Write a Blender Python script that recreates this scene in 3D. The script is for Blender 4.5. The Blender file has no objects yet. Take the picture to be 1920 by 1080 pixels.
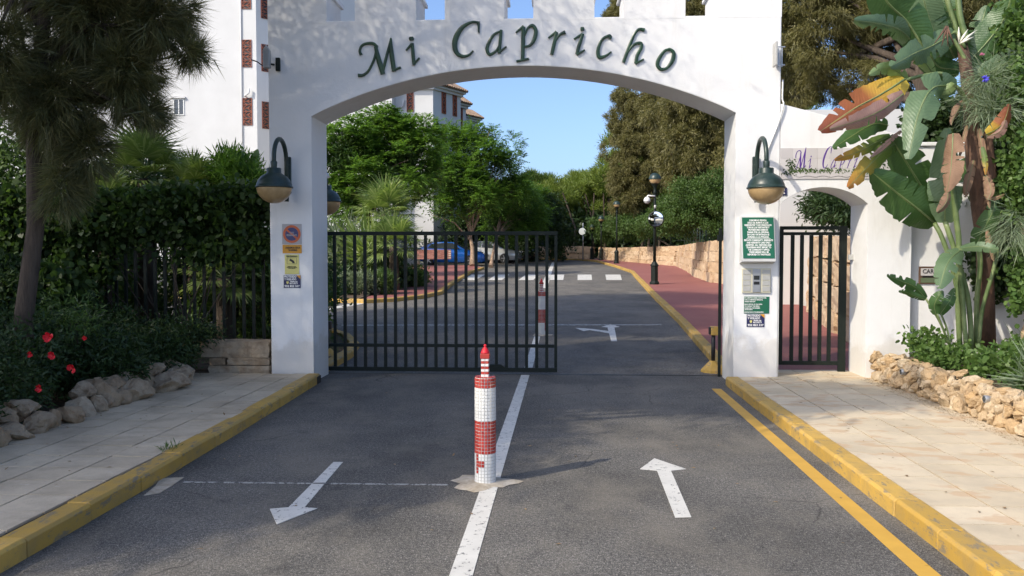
import bpy, bmesh, math, random
import numpy as np
from mathutils import Vector, Matrix

random.seed(7)
R = math.radians
scene = bpy.context.scene
COL = scene.collection

# ------------------------------------------------------------------ camera
F = 1600.0
YAW = R(3.0); PIT = math.atan(62/1600)
CAM = Vector((0, -10.57, 1.6))
fw = Vector((-math.sin(YAW)*math.cos(PIT), math.cos(YAW)*math.cos(PIT), -math.sin(PIT)))
rt = Vector((math.cos(YAW), math.sin(YAW), 0)); up = rt.cross(fw)
cd = bpy.data.cameras.new('camera'); cam = bpy.data.objects.new('camera', cd); COL.objects.link(cam)
cd.sensor_width = 36; cd.lens = 36*F/1920; cd.clip_start = .05; cd.clip_end = 2000
cam.location = CAM; cam.rotation_euler = (R(90)-PIT, 0, YAW)
scene.camera = cam

# ------------------------------------------------------------------ sky, sun, exposure
SUN_EL = R(38.8); SUNV = Vector((-.766*math.cos(SUN_EL), -.643*math.cos(SUN_EL), math.sin(SUN_EL)))
w = bpy.data.worlds.new('World'); scene.world = w; w.use_nodes = True
nt = w.node_tree; bg = nt.nodes['Background']
sky = nt.nodes.new('ShaderNodeTexSky'); sky.sky_type = 'NISHITA'; sky.sun_disc = False
sky.sun_elevation = SUN_EL; sky.sun_rotation = R(230); sky.altitude = 0
sky.air_density = .75; sky.dust_density = 2.8; sky.ozone_density = 4.5
nt.links.new(sky.outputs[0], bg.inputs[0]); bg.inputs[1].default_value = .15
sl = bpy.data.lights.new('sun', 'SUN'); sl.energy = 2.15; sl.angle = R(.53); sl.color = (1, .90, .74)
so = bpy.data.objects.new('sun', sl); COL.objects.link(so)
so.rotation_euler = SUNV.to_track_quat('Z', 'Y').to_euler()
scene.view_settings.view_transform = 'Standard'; scene.view_settings.look = 'None'
scene.view_settings.gamma = 1; scene.view_settings.use_curve_mapping = False
scene.view_settings.exposure = .92

# ------------------------------------------------------------------ measured places
SL = .025                                   # the drive climbs gently behind the gate
def G(y): return SL*max(0., y-.75)
def ray(x, y): return fw + rt*((x-960)/F) + up*((540-y)/F)
def onY(x, y, Y): r = ray(x, y); return CAM + r*((Y-CAM.y)/r.y)
def onG(x, y, off=0.):
    r = ray(x, y); P = CAM + r*((off-CAM.z)/r.z)
    if r.z < 0 and P.y < .75: return P
    return CAM + r*((off+SL*(CAM.y-.75)-CAM.z)/(r.z-SL*r.y))
def atD(x, y, d): return CAM + ray(x, y)*d

# ------------------------------------------------------------------ materials
def mat(name, base=(.5,.5,.5), rough=.6, metal=0, spec=.5):
    m = bpy.data.materials.new(name); m.use_nodes = True
    b = m.node_tree.nodes['Principled BSDF']
    b.inputs['Base Color'].default_value = (*base, 1); b.inputs['Roughness'].default_value = rough
    b.inputs['Metallic'].default_value = metal; b.inputs['Specular IOR Level'].default_value = spec
    return m
def N(m, t, **k):
    n = m.node_tree.nodes.new(t)
    for a, v in k.items(): setattr(n, a, v)
    return n
def LK(m, a, b): m.node_tree.links.new(a, b)
WORLD = [False]      # pieces that share one mesh take their grain from where they lie
def noise(m, scale, detail=4, rough=.55, vec=None, stretch=None):
    n = N(m, 'ShaderNodeTexNoise'); n.inputs['Scale'].default_value = scale
    n.inputs['Detail'].default_value = detail; n.inputs['Roughness'].default_value = rough
    src = N(m, 'ShaderNodeNewGeometry').outputs['Position'] if WORLD[0] else N(m, 'ShaderNodeTexCoord').outputs['Object']
    if stretch:
        mp = N(m, 'ShaderNodeMapping'); mp.inputs['Scale'].default_value = stretch
        LK(m, src, mp.inputs[0]); src = mp.outputs[0]
    LK(m, src, n.inputs['Vector']); return n.outputs[0]
def ramp(m, fac, stops):
    r = N(m, 'ShaderNodeValToRGB'); LK(m, fac, r.inputs[0]); e = r.color_ramp.elements
    while len(e) < len(stops): e.new(.5)
    for i, (p, c) in enumerate(stops):
        e[i].position = p; e[i].color = (*c, 1) if len(c) == 3 else c
    return r.outputs[0]
def mix(m, fac, a, b, mode='MIX'):
    x = N(m, 'ShaderNodeMix', data_type='RGBA', blend_type=mode)
    for s, v in ((0, fac), (6, a), (7, b)):
        if hasattr(v, 'is_linked'): LK(m, v, x.inputs[s])
        else: x.inputs[s].default_value = v if s == 0 else (*v, 1)
    return x.outputs[2]
def g(v): return (v, v, v)
def bump(m, h, strength=.3, dist=.01, prev=None):
    b = N(m, 'ShaderNodeBump'); b.inputs['Strength'].default_value = strength; b.inputs['Distance'].default_value = dist
    LK(m, h, b.inputs['Height'])
    if prev: LK(m, prev, b.inputs['Normal'])
    LK(m, b.outputs[0], m.node_tree.nodes['Principled BSDF'].inputs['Normal']); return b.outputs[0]
def bc(m, c): LK(m, c, m.node_tree.nodes['Principled BSDF'].inputs['Base Color'])
def rg(m, c): LK(m, c, m.node_tree.nodes['Principled BSDF'].inputs['Roughness'])
def orand(m): return N(m, 'ShaderNodeObjectInfo').outputs['Random']

M = {}
m = M['plaster'] = mat('white_plaster', (.78,.78,.76), .75, spec=.3)
c = ramp(m, noise(m, .9, 6, .6), [(.3, (.74,.735,.715)), (.7, (.81,.81,.80))])
st = ramp(m, noise(m, 5, 5, .7, stretch=(1, 1, .12)), [(.54, g(0)), (.85, g(.5))])
c = mix(m, st, c, (.58,.56,.50))
zc = N(m, 'ShaderNodeSeparateXYZ'); gp_ = N(m, 'ShaderNodeNewGeometry'); LK(m, gp_.outputs['Position'], zc.inputs[0])
zz = N(m, 'ShaderNodeMath', operation='MULTIPLY_ADD'); LK(m, noise(m, 3.2, 5, .65), zz.inputs[0]); zz.inputs[1].default_value = -.9; LK(m, zc.outputs[2], zz.inputs[2])
bs = ramp(m, zz.outputs[0], [(-.0, g(.55)), (.12, g(.0))])
c = mix(m, bs, c, (.60,.56,.49)); bc(m, c)
bump(m, noise(m, 260, 3), .12, .002, bump(m, noise(m, 6, 5, .6), .35, .02))
M['plaster_far'] = mat('far_white_render', (.62,.62,.61), .8, spec=.2)
m = M['plaster_far']; bc(m, ramp(m, noise(m, .35, 5, .6), [(.3, (.55,.55,.54)), (.7, (.63,.63,.62))]))

m = M['asphalt'] = mat('asphalt', (.06,.06,.06), .88, spec=.35)
sp = ramp(m, noise(m, 130, 3, .75), [(.32, (.032,.030,.027)), (.48, (.090,.087,.081)), (.60, (.19,.175,.15)), (.72, (.46,.42,.36))])
sp = mix(m, 1., sp, ramp(m, noise(m, 42, 5, .85), [(.36, g(.45)), (.5, g(1.)), (.63, g(1.75)), (.70, g(3.2))]), 'MULTIPLY')
bl = ramp(m, noise(m, .55, 7, .68), [(.32, g(.62)), (.68, g(1.3))])
c = mix(m, 1., sp, bl, 'MULTIPLY')
dust = ramp(m, noise(m, 1.3, 6, .7, stretch=(1, .6, 1)), [(.46, g(0)), (.70, g(.6))])
c = mix(m, dust, c, (.225,.20,.16))
oil = ramp(m, noise(m, 2.4, 3, .5), [(.22, g(.6)), (.34, g(0))])
c = mix(m, oil, c, (.028,.027,.027))
vc = N(m, 'ShaderNodeTexVoronoi', feature='DISTANCE_TO_EDGE'); vc.inputs['Scale'].default_value = .55
tq = N(m, 'ShaderNodeTexCoord'); wq = N(m, 'ShaderNodeMix', data_type='RGBA', blend_type='LINEAR_LIGHT'); wq.inputs[0].default_value = .12
LK(m, tq.outputs['Object'], wq.inputs[6]); nq = N(m, 'ShaderNodeTexNoise'); nq.inputs['Scale'].default_value = 2.2; nq.inputs['Detail'].default_value = 7; LK(m, tq.outputs['Object'], nq.inputs['Vector']); LK(m, nq.outputs[1], wq.inputs[7]); LK(m, wq.outputs[2], vc.inputs['Vector'])
ck = ramp(m, vc.outputs['Distance'], [(.0, g(.8)), (.0045, g(0))]); cm = mix(m, 1., ck, ramp(m, noise(m, .5, 3, .5), [(.50, g(0)), (.60, g(1))]), 'MULTIPLY')
c = mix(m, cm, c, (.022,.021,.020)); bc(m, c)
vo = N(m, 'ShaderNodeTexVoronoi'); vo.inputs['Scale'].default_value = 120; tc = N(m, 'ShaderNodeTexCoord'); LK(m, tc.outputs['Object'], vo.inputs['Vector'])
bump(m, noise(m, 30, 6, .8), .55, .012, bump(m, vo.outputs['Distance'], .5, .004))

def paint(name, col, worn=.60, tarry=(.06,.058,.055)):
    m = mat(name, col, .62)
    c = ramp(m, noise(m, 4, 5, .6), [(.3, tuple(v*.82 for v in col)), (.7, col)])
    k = ramp(m, noise(m, 17, 8, .80), [(worn-.01, g(0)), (worn+.03, g(1))])
    c = mix(m, k, c, tarry)
    bc(m, c); bump(m, noise(m, 200, 2), .3, .002); return m
M['white_paint'] = paint('white_road_paint', (.68,.66,.60), .575)
M['yellow_line'] = paint('yellow_road_paint', (.62,.36,.055), .66, (.13,.10,.06))
M['faint_paint'] = paint('worn_road_paint', (.42,.41,.38), .50)
m = M['kerb'] = mat('yellow_kerb_paint', (.60,.36,.04), .6)
c = mix(m, orand(m), (.46,.28,.05), (.58,.36,.075))
c = mix(m, ramp(m, noise(m, 5, 6, .7), [(.45, g(0)), (.70, g(.75))]), c, (.33,.23,.09))
c = mix(m, ramp(m, noise(m, 13, 7, .78, stretch=(1, .35, 1)), [(.55, g(0)), (.60, g(.85))]), c, (.20,.17,.125)); bc(m, c)
bump(m, noise(m, 60, 5, .7), .5, .006)
WORLD[0] = True
m = M['slab'] = mat('beige_paving_slab', (.5,.46,.38), .8, spec=.3)
c = mix(m, orand(m), (.57,.475,.33), (.65,.55,.395))
c = mix(m, ramp(m, noise(m, 2.1, 6, .65), [(.42, g(0)), (.72, g(.5))]), c, (.31,.265,.20))
c = mix(m, ramp(m, noise(m, 3.5, 3, .5, stretch=(1, 1.8, 1)), [(.56, g(0)), (.62, g(.55))]), c, (.50,.33,.19))
c = mix(m, ramp(m, noise(m, 90, 3, .8), [(.62, g(0)), (.75, g(.5))]), c, (.18,.16,.13)); bc(m, c)
bump(m, noise(m, 150, 3), .3, .002, bump(m, noise(m, 9, 5, .6), .25, .006))
m = M['slab_grey'] = mat('grey_paving_slab', (.4,.38,.34), .8, spec=.3)
c = mix(m, orand(m), (.55,.455,.325), (.64,.54,.395))
c = mix(m, ramp(m, noise(m, 2.6, 6, .7), [(.42, g(0)), (.70, g(.75))]), c, (.34,.275,.195))
c = mix(m, ramp(m, noise(m, 16, 6, .7, stretch=(.5, 1.5, 1)), [(.64, g(0)), (.70, g(.6))]), c, (.66,.64,.58))
c = mix(m, ramp(m, noise(m, 80, 3, .8), [(.60, g(0)), (.73, g(.6))]), c, (.12,.11,.09)); bc(m, c)
bump(m, noise(m, 150, 3), .3, .002, bump(m, noise(m, 9, 5, .6), .25, .006))
WORLD[0] = False
M['grout'] = mat('dark_joint_sand', (.035,.028,.02), .95)
m = M['red_paving'] = mat('red_stamped_paving', (.30,.11,.09), .75, spec=.4)
bk = N(m, 'ShaderNodeTexBrick'); bk.inputs['Scale'].default_value = 4.2; bk.inputs['Mortar Size'].default_value = .02
bk.inputs['Color1'].default_value = (.30,.105,.09,1); bk.inputs['Color2'].default_value = (.255,.09,.08,1); bk.inputs['Mortar'].default_value = (.19,.075,.065,1)
tc = N(m, 'ShaderNodeTexCoord'); LK(m, tc.outputs['Object'], bk.inputs['Vector'])
c = mix(m, ramp(m, noise(m, .8, 5, .6), [(.35, g(0)), (.75, g(.5))]), bk.outputs[0], (.34,.15,.12)); bc(m, c)
bump(m, bk.outputs['Fac'], -.35, .006)
def stone(name, c1, c2, c3, sc=7):
    WORLD[0] = True; m = mat(name, c1, .9, spec=.25)
    c = mix(m, orand(m), c1, c2)
    c = mix(m, ramp(m, noise(m, sc, 7, .68), [(.42, g(0)), (.68, g(.85))]), c, c3)
    c = mix(m, ramp(m, noise(m, sc*5, 6, .8), [(.60, g(0)), (.72, g(.75))]), c, tuple(v*.28 for v in c3)); bc(m, c)
    bump(m, noise(m, sc*14, 6, .75), .7, .006, bump(m, noise(m, sc*2.2, 6, .65), .9, .035)); WORLD[0] = False; return m
M['stone_warm'] = stone('ochre_rubble_stone', (.52,.35,.18), (.60,.49,.34), (.40,.28,.16), 9)
M['stone_block'] = stone('sandstone_block', (.50,.35,.21), (.60,.47,.32), (.42,.29,.18), 3.2)
M['stone_dark'] = stone('brown_edging_stone', (.36,.26,.16), (.48,.39,.28), (.24,.165,.10))
m = M['soil'] = mat('garden_soil', (.09,.06,.035), .95)
bc(m, ramp(m, noise(m, 6, 7, .75), [(.35, (.045,.030,.018)), (.7, (.15,.10,.06))])); bump(m, noise(m, 22, 6, .8), .9, .04)
m = M['earth'] = mat('dry_ground', (.12,.10,.06), .95)
bc(m, ramp(m, noise(m, .6, 7, .7), [(.35, (.045,.05,.022)), (.7, (.13,.11,.06))])); bump(m, noise(m, 5, 6, .8), .8, .06)
m = M['gate'] = mat('black_green_gate_paint', (.008,.013,.010), .5, spec=.25)
rg(m, ramp(m, noise(m, 30, 4), [(.3, g(.45)), (.7, g(.65))]))
M['lamp_green'] = m = mat('dark_green_enamel', (.016,.034,.028), .38)
bc(m, ramp(m, noise(m, 8, 5, .7), [(.4, (.014,.030,.025)), (.75, (.035,.060,.048))]))
m = M['globe'] = mat('amber_lamp_globe', (.50,.33,.155), .28); m.node_tree.nodes['Principled BSDF'].inputs['Coat Weight'].default_value = .25
bc(m, ramp(m, noise(m, 5, 5, .7), [(.35, (.36,.24,.11)), (.7, (.53,.37,.19))]))
m = M['letter'] = mat('green_letter_enamel', (.02,.075,.035), .35)
bc(m, ramp(m, noise(m, 7, 6, .7), [(.35, (.006,.026,.010)), (.7, (.022,.070,.026))]))
M['black'] = mat('black_plastic', (.012,.012,.013), .45)
M['grey_metal'] = mat('galvanised_metal', (.42,.43,.44), .45, .7)
M['grey_plastic'] = mat('light_grey_plastic', (.42,.42,.40), .5)
M['white_plastic'] = mat('white_plastic', (.75,.75,.72), .4)
M['cream'] = mat('cream_enamel', (.58,.55,.42), .45)
M['glass'] = mat('dark_window_glass', (.03,.035,.04), .06, spec=.8)
M['mirror'] = mat('mirror_glass', (.85,.87,.88), .02, 1.)
M['sign_green'] = mat('green_sign_panel', (.010,.12,.062), .4)
M['sign_navy'] = mat('navy_sticker', (.018,.020,.085), .4)
M['sign_yellow'] = mat('pale_yellow_sticker', (.66,.60,.20), .45)
M['sign_orange'] = mat('orange_sticker', (.66,.30,.02), .45)
M['sign_red'] = mat('faded_red_ring', (.60,.13,.04), .5)
M['sign_blue'] = mat('faded_blue_disc', (.055,.06,.16), .5)
M['sign_metal'] = mat('weathered_grey_plate', (.42,.40,.40), .5)
M['sign_white'] = mat('white_print', (.80,.80,.78), .5)
M['print_dark'] = mat('dark_print', (.02,.02,.02), .5)
m = M['terracotta'] = mat('terracotta', (.30,.085,.045), .8)
bc(m, ramp(m, noise(m, 3, 5), [(.3, (.24,.065,.035)), (.7, (.36,.12,.065))]))
M['roof_tile'] = m = mat('weathered_clay_tile', (.30,.20,.13), .9)
bc(m, ramp(m, noise(m, 2, 6, .7), [(.3, (.20,.13,.09)), (.7, (.40,.29,.20))]))
M['tile_white'] = m = mat('white_mosaic_tile', (.74,.73,.69), .25)
bc(m, mix(m, ramp(m, N(m, 'ShaderNodeNewGeometry').outputs['Random Per Island'], [(.0, (.66,.65,.60)), (1, (.78,.77,.74))]), (.7,.7,.66), (.78,.77,.73)))
nn = m.node_tree; M['tile_red'] = m = mat('red_mosaic_tile', (.50,.035,.025), .25)
bc(m, ramp(m, N(m, 'ShaderNodeNewGeometry').outputs['Random Per Island'], [(0, (.36,.035,.028)), (1, (.52,.085,.065))]))
M['mortar'] = m = mat('pale_mortar', (.50,.44,.35), .9)
bc(m, ramp(m, noise(m, 9, 6, .7), [(.35, (.34,.28,.20)), (.7, (.60,.53,.42))])); bump(m, noise(m, 40, 5, .7), .6, .01)
M['white_mortar'] = mat('white_grout', (.55,.54,.50), .9)
m = M['bark'] = mat('grey_brown_bark', (.12,.09,.065), .95)
bc(m, ramp(m, noise(m, 8, 6, .7, stretch=(1, 1, .2)), [(.35, (.035,.025,.018)), (.7, (.12,.09,.065))])); bump(m, noise(m, 20, 6, .75, stretch=(1, 1, .15)), 1, .03)
m = M['bark_pale'] = mat('pale_bark', (.3,.2,.13), .95)
bc(m, ramp(m, noise(m, 8, 6, .7, stretch=(1, 1, .3)), [(.35, (.20,.13,.085)), (.7, (.40,.29,.20))])); bump(m, noise(m, 20, 6, .75), 1, .02)
M['car_blue'] = mat('blue_car_paint', (.012,.11,.42), .22, .3); M['car_silver'] = mat('silver_car_paint', (.50,.51,.52), .25, .4)
M['car_dark'] = mat('dark_car_paint', (.03,.032,.036), .22, .2)
for k in ('car_blue', 'car_silver', 'car_dark'): M[k].node_tree.nodes['Principled BSDF'].inputs['Coat Weight'].default_value = 1
M['rubber'] = mat('tyre_rubber', (.02,.02,.02), .85); M['rim'] = mat('alloy_rim', (.4,.4,.4), .3, .8)
M['lamp_glass'] = mat('headlamp_glass', (.6,.62,.62), .1); M['tail_red'] = mat('tail_lamp_red', (.4,.01,.01), .2)
M['purple'] = mat('purple_glaze', (.10,.035,.26), .3); M['petal_red'] = mat('red_petal', (.62,.008,.02), .55)
M['petal_blue'] = mat('blue_petal', (.09,.08,.6), .6); M['petal_white'] = mat('white_petal', (.75,.72,.6), .6)
M['brick'] = m = mat('red_brick', (.28,.10,.07), .85); bc(m, mix(m, orand(m), (.22,.08,.06), (.36,.16,.12)))
m = M['glazed'] = mat('pale_glazed_tile', (.56,.53,.52), .35); bc(m, mix(m, orand(m), (.53,.50,.49), (.60,.57,.56)))

def leafmat(name, ca, cb, cc=None, tr=.30, rough=.5, tcol=1.6, big=1.5):
    m = mat(name, ca, rough, spec=.35); nt = m.node_tree; b = nt.nodes['Principled BSDF']
    ri = N(m, 'ShaderNodeNewGeometry').outputs['Random Per Island']
    c = ramp(m, ri, [(0, ca), (.6, cb), (1, cc or cb)])
    c = mix(m, ramp(m, noise(m, big, 3, .5), [(.35, g(0)), (.7, g(.5))]), c, tuple(v*1.35 for v in cb))
    bc(m, c)
    t = N(m, 'ShaderNodeBsdfTranslucent'); mx = N(m, 'ShaderNodeMixShader'); mx.inputs[0].default_value = tr
    LK(m, mix(m, 1., c, (tcol, tcol*1.05, tcol*.55), 'MULTIPLY'), t.inputs[0])
    LK(m, b.outputs[0], mx.inputs[1]); LK(m, t.outputs[0], mx.inputs[2])
    LK(m, mx.outputs[0], nt.nodes['Material Output'].inputs[0]); return m
M['casu_near'] = leafmat('casuarina_needles', (.07,.08,.036), (.12,.125,.052), (.22,.19,.085), .25)
M['casu_far'] = leafmat('olive_brown_needles', (.075,.075,.026), (.135,.125,.042), (.21,.185,.07), .25)
M['pinnate'] = leafmat('fresh_green_leaflets', (.05,.11,.02), (.10,.19,.032), (.19,.30,.055), .4)
M['pine'] = leafmat('pine_needles', (.09,.14,.022), (.15,.20,.034), (.21,.25,.05), .25)
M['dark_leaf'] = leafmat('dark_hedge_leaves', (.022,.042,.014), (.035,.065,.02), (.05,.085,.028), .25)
M['ivy'] = leafmat('ivy_leaves', (.022,.045,.013), (.04,.075,.02), (.07,.115,.03), .35)
M['mid_leaf'] = leafmat('mid_green_leaves', (.045,.085,.02), (.07,.125,.03), (.11,.16,.045), .3)
M['ground_leaf'] = leafmat('ground_cover_leaves', (.05,.10,.02), (.085,.15,.035), (.16,.24,.07), .3)
M['grey_leaf'] = leafmat('grey_green_leaves', (.10,.14,.08), (.15,.19,.11), (.22,.25,.16), .25)
M['palm'] = leafmat('fan_palm_leaves', (.085,.14,.035), (.16,.22,.065), (.30,.34,.15), .3, .42)
M['air'] = leafmat('silvery_blade_leaves', (.12,.17,.10), (.18,.23,.14), (.26,.30,.19), .25)
M['grass'] = leafmat('lawn_grass', (.05,.09,.02), (.08,.14,.03), (.12,.17,.05), .25)
M['litter'] = leafmat('dry_leaf_litter', (.16,.09,.04), (.24,.15,.07), (.33,.24,.12), .15)
M['pink'] = leafmat('pink_petals', (.5,.10,.25), (.6,.2,.35), None, .3)

def bigleaf(name, ca, cb, rib, rough=.4, tr=.2, grad=None):
    m = mat(name, ca, rough); nt = m.node_tree; b = nt.nodes['Principled BSDF']
    uv = N(m, 'ShaderNodeUVMap'); s = N(m, 'ShaderNodeSeparateXYZ'); LK(m, uv.outputs[0], s.inputs[0])
    wv = N(m, 'ShaderNodeMath', operation='MULTIPLY_ADD'); LK(m, s.outputs[0], wv.inputs[0]); wv.inputs[1].default_value = 190
    ab = N(m, 'ShaderNodeMath', operation='ABSOLUTE'); LK(m, s.outputs[1], ab.inputs[0])
    m2 = N(m, 'ShaderNodeMath', operation='MULTIPLY'); LK(m, ab.outputs[0], m2.inputs[0]); m2.inputs[1].default_value = 22; LK(m, m2.outputs[0], wv.inputs[2])
    sn = N(m, 'ShaderNodeMath', operation='SINE'); LK(m, wv.outputs[0], sn.inputs[0])
    c = ramp(m, noise(m, 4, 6, .65), [(.35, ca), (.7, cb)])
    if grad: c = mix(m, ramp(m, noise(m, 9, 5, .6), [(.3, g(0)), (.8, g(.35))]), ramp(m, s.outputs[0], grad), cb)
    vn = ramp(m, sn.outputs[0], [(.0, g(0)), (1, g(.09))]); c = mix(m, vn, c, tuple(min(1, v*1.5) for v in cb))
    ed = ramp(m, ab.outputs[0], [(.03, g(1)), (.07, g(0))]); c = mix(m, ed, c, rib)
    bc(m, c); bump(m, sn.outputs[0], .22, .003, bump(m, noise(m, 9, 4, .6), .5, .02))
    t = N(m, 'ShaderNodeBsdfTranslucent'); mx = N(m, 'ShaderNodeMixShader'); mx.inputs[0].default_value = tr
    LK(m, mix(m, 1., c, (1.5, 1.6, .8), 'MULTIPLY'), t.inputs[0]); LK(m, b.outputs[0], mx.inputs[1]); LK(m, t.outputs[0], mx.inputs[2])
    LK(m, mx.outputs[0], nt.nodes['Material Output'].inputs[0]); return m
M['bl_green'] = bigleaf('paddle_leaf_green', (.045,.10,.03), (.075,.145,.045), (.22,.28,.10))
M['bl_grey'] = bigleaf('paddle_leaf_greyish', (.09,.15,.075), (.14,.21,.11), (.28,.33,.17))
M['bl_pale'] = bigleaf('paddle_leaf_pale', (.17,.25,.10), (.24,.32,.14), (.36,.40,.2))
M['bl_fire'] = bigleaf('paddle_leaf_withering', (.3,.08,.03), (.26,.09,.03), (.5,.4,.15), .6, .15, [(0, (.55,.42,.05)), (.34, (.50,.30,.045)), (.46, (.30,.10,.03)), (1, (.15,.035,.02))])
M['bl_pink'] = bigleaf('paddle_leaf_dried_pink', (.30,.17,.14), (.40,.25,.20), (.3,.18,.1), .75, .1)
M['bl_mix'] = bigleaf('paddle_leaf_turning', (.1,.16,.04), (.13,.2,.05), (.4,.4,.15), .5, .25, [(0, (.06,.12,.03)), (.45, (.14,.19,.04)), (.75, (.5,.3,.05)), (1, (.5,.16,.03))])
M['bl_brown'] = bigleaf('paddle_leaf_dead_brown', (.19,.11,.065), (.28,.175,.11), (.25,.15,.09), .8, .08)
m = M['stem_green'] = mat('green_leaf_stalk', (.14,.20,.07), .45); bc(m, ramp(m, noise(m, 6, 4), [(.35, (.09,.14,.045)), (.7, (.22,.27,.11))]))
m = M['stem_red'] = mat('red_brown_pseudostem', (.16,.07,.045), .8)
bc(m, ramp(m, noise(m, 7, 6, .7, stretch=(1, 1, .3)), [(.3, (.05,.028,.018)), (.7, (.20,.105,.065))])); bump(m, noise(m, 18, 6, .7, stretch=(1, 1, .3)), 1, .02)

# ------------------------------------------------------------------ object helpers
WLOC = {}
def loc_of(o): return WLOC.get(o.name, Vector((0,0,0))) if o else Vector((0,0,0))
def tag(o, label=None, cat=None, group=None, kind=None):
    if label: o['label'] = label
    if cat: o['category'] = cat
    if group: o['group'] = group
    if kind: o['kind'] = kind
    return o
def empty(name, loc, label=None, cat=None, group=None, kind=None):
    o = bpy.data.objects.new(name, None); COL.objects.link(o); o.location = loc; WLOC[o.name] = Vector(loc)
    o.empty_display_size = .1
    return tag(o, label, cat, group, kind)
def link(name, me, parent=None, origin=None):
    """mesh with world coordinates -> object; the origin moves to parent's place or to `origin`"""
    o = bpy.data.objects.new(name, me); COL.objects.link(o)
    pl = loc_of(parent)
    og = Vector(origin) if origin is not None else (pl if parent else None)
    if og is None:
        n = len(me.vertices); co = np.empty(n*3, 'f'); me.vertices.foreach_get('co', co); co = co.reshape(-1, 3)
        og = Vector(((co[:,0].min()+co[:,0].max())/2, (co[:,1].min()+co[:,1].max())/2, co[:,2].min()))
    me.transform(Matrix.Translation(-og))
    if parent: o.parent = parent; o.location = og-pl
    else: o.location = og
    WLOC[o.name] = og
    return o
def copy_tree(o, parent=None, loc=None):
    c = o.copy(); COL.objects.link(c); c.parent = parent
    if loc is not None: c.location = loc
    WLOC[c.name] = (WLOC.get(parent.name, Vector()) if parent else Vector()) + c.location
    for ch in list(o.children): copy_tree(ch, c)
    return c
def inst(name, me, parent, loc, rot=(0,0,0), sc=(1,1,1)):
    o = bpy.data.objects.new(name, me); COL.objects.link(o); o.parent = parent
    o.location = Vector(loc)-loc_of(parent); o.rotation_euler = rot; o.scale = sc; WLOC[o.name] = Vector(loc); return o

class MB:
    def __init__(s): s.v = []; s.f = []; s.sm = []; s.mi = []; s.cur = 0
    def add(s, vs, fs, smooth=False):
        b = len(s.v); s.v += [tuple(v) for v in vs]; s.f += [tuple(b+i for i in f) for f in fs]; s.sm += [smooth]*len(fs); s.mi += [s.cur]*len(fs)
        return s
    def box(s, c, d, rot=None, taper=1.):
        hx, hy, hz = d[0]/2, d[1]/2, d[2]/2
        vs = []
        for z in (-1, 1):
            k = taper if z > 0 else 1
            for x, y in ((-1,-1),(1,-1),(1,1),(-1,1)): vs.append(Vector((x*hx*k, y*hy*k, z*hz)))
        if rot: Rm = rot if isinstance(rot, Matrix) else Matrix.Rotation(rot, 3, 'Z'); vs = [Rm@v for v in vs]
        c = Vector(c)
        return s.add([v+c for v in vs], [(3,2,1,0),(4,5,6,7),(0,1,5,4),(1,2,6,5),(2,3,7,6),(3,0,4,7)])
    def bb(s, x0, x1, y0, y1, z0, z1): return s.box(((x0+x1)/2,(y0+y1)/2,(z0+z1)/2), (abs(x1-x0),abs(y1-y0),abs(z1-z0)))
    def cyl(s, p0, p1, r0, r1=None, n=12, cap=True, smooth=True):
        return s.tube([p0, p1], [r0, r0 if r1 is None else r1], n, cap, smooth)
    def tube(s, pts, rad, n=10, cap=True, smooth=True):
        pts = [Vector(p) for p in pts]
        if not hasattr(rad, '__len__'): rad = [rad]*len(pts)
        b = len(s.v); ref = None
        for i, p in enumerate(pts):
            t = (pts[min(i+1, len(pts)-1)]-pts[max(i-1, 0)]).normalized()
            if ref is None: ref = Vector((1,0,0)) if abs(t.x) < .8 else Vector((0,1,0))
            u = (ref-t*ref.dot(t)).normalized(); v = t.cross(u); ref = u
            for k in range(n):
                a = 2*math.pi*k/n; s.v.append(tuple(p+(u*math.cos(a)+v*math.sin(a))*rad[i]))
        for i in range(len(pts)-1):
            for k in range(n):
                k2 = (k+1) % n; s.f.append((b+i*n+k, b+i*n+k2, b+(i+1)*n+k2, b+(i+1)*n+k)); s.sm.append(smooth); s.mi.append(s.cur)
        if cap:
            s.f.append(tuple(b+k for k in range(n))[::-1]); s.f.append(tuple(b+(len(pts)-1)*n+k for k in range(n))); s.sm += [False]*2; s.mi += [s.cur]*2
        return s
    def lathe(s, c, prof, n=24, smooth=True):
        c = Vector(c); b = len(s.v)
        for r, z in prof:
            for k in range(n):
                a = 2*math.pi*k/n; s.v.append((c.x+r*math.cos(a), c.y+r*math.sin(a), c.z+z))
        for i in range(len(prof)-1):
            for k in range(n):
                k2 = (k+1) % n; s.f.append((b+i*n+k, b+i*n+k2, b+(i+1)*n+k2, b+(i+1)*n+k)); s.sm.append(smooth); s.mi.append(s.cur)
        return s
    def prism(s, poly, off, smooth=False):
        """closed polygon (3-D points) pushed by vector off"""
        n = len(poly); a = [Vector(p) for p in poly]; o = Vector(off)
        fs = [tuple(range(n)), tuple(range(2*n-1, n-1, -1))]+[(i, n+i, n+(i+1) % n, (i+1) % n) for i in range(n)]
        return s.add(a+[p+o for p in a], fs, smooth)
    def mesh(s, name, mats):
        me = bpy.data.meshes.new(name); me.from_pydata(s.v, [], s.f)
        for m_ in (mats if isinstance(mats, (list, tuple)) else [mats]): me.materials.append(m_)
        me.polygons.foreach_set('use_smooth', s.sm); me.polygons.foreach_set('material_index', s.mi)
        bm = bmesh.new(); bm.from_mesh(me); bmesh.ops.recalc_face_normals(bm, faces=bm.faces); bm.to_mesh(me); bm.free()
        return me
    def build(s, name, mats, parent=None, origin=None, bevel=0, seg=2):
        o = link(name, s.mesh(name, mats), parent, origin)
        if bevel:
            b = o.modifiers.new('bevel', 'BEVEL'); b.width = bevel; b.segments = seg; b.limit_method = 'ANGLE'; b.angle_limit = R(35)
        return o

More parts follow.
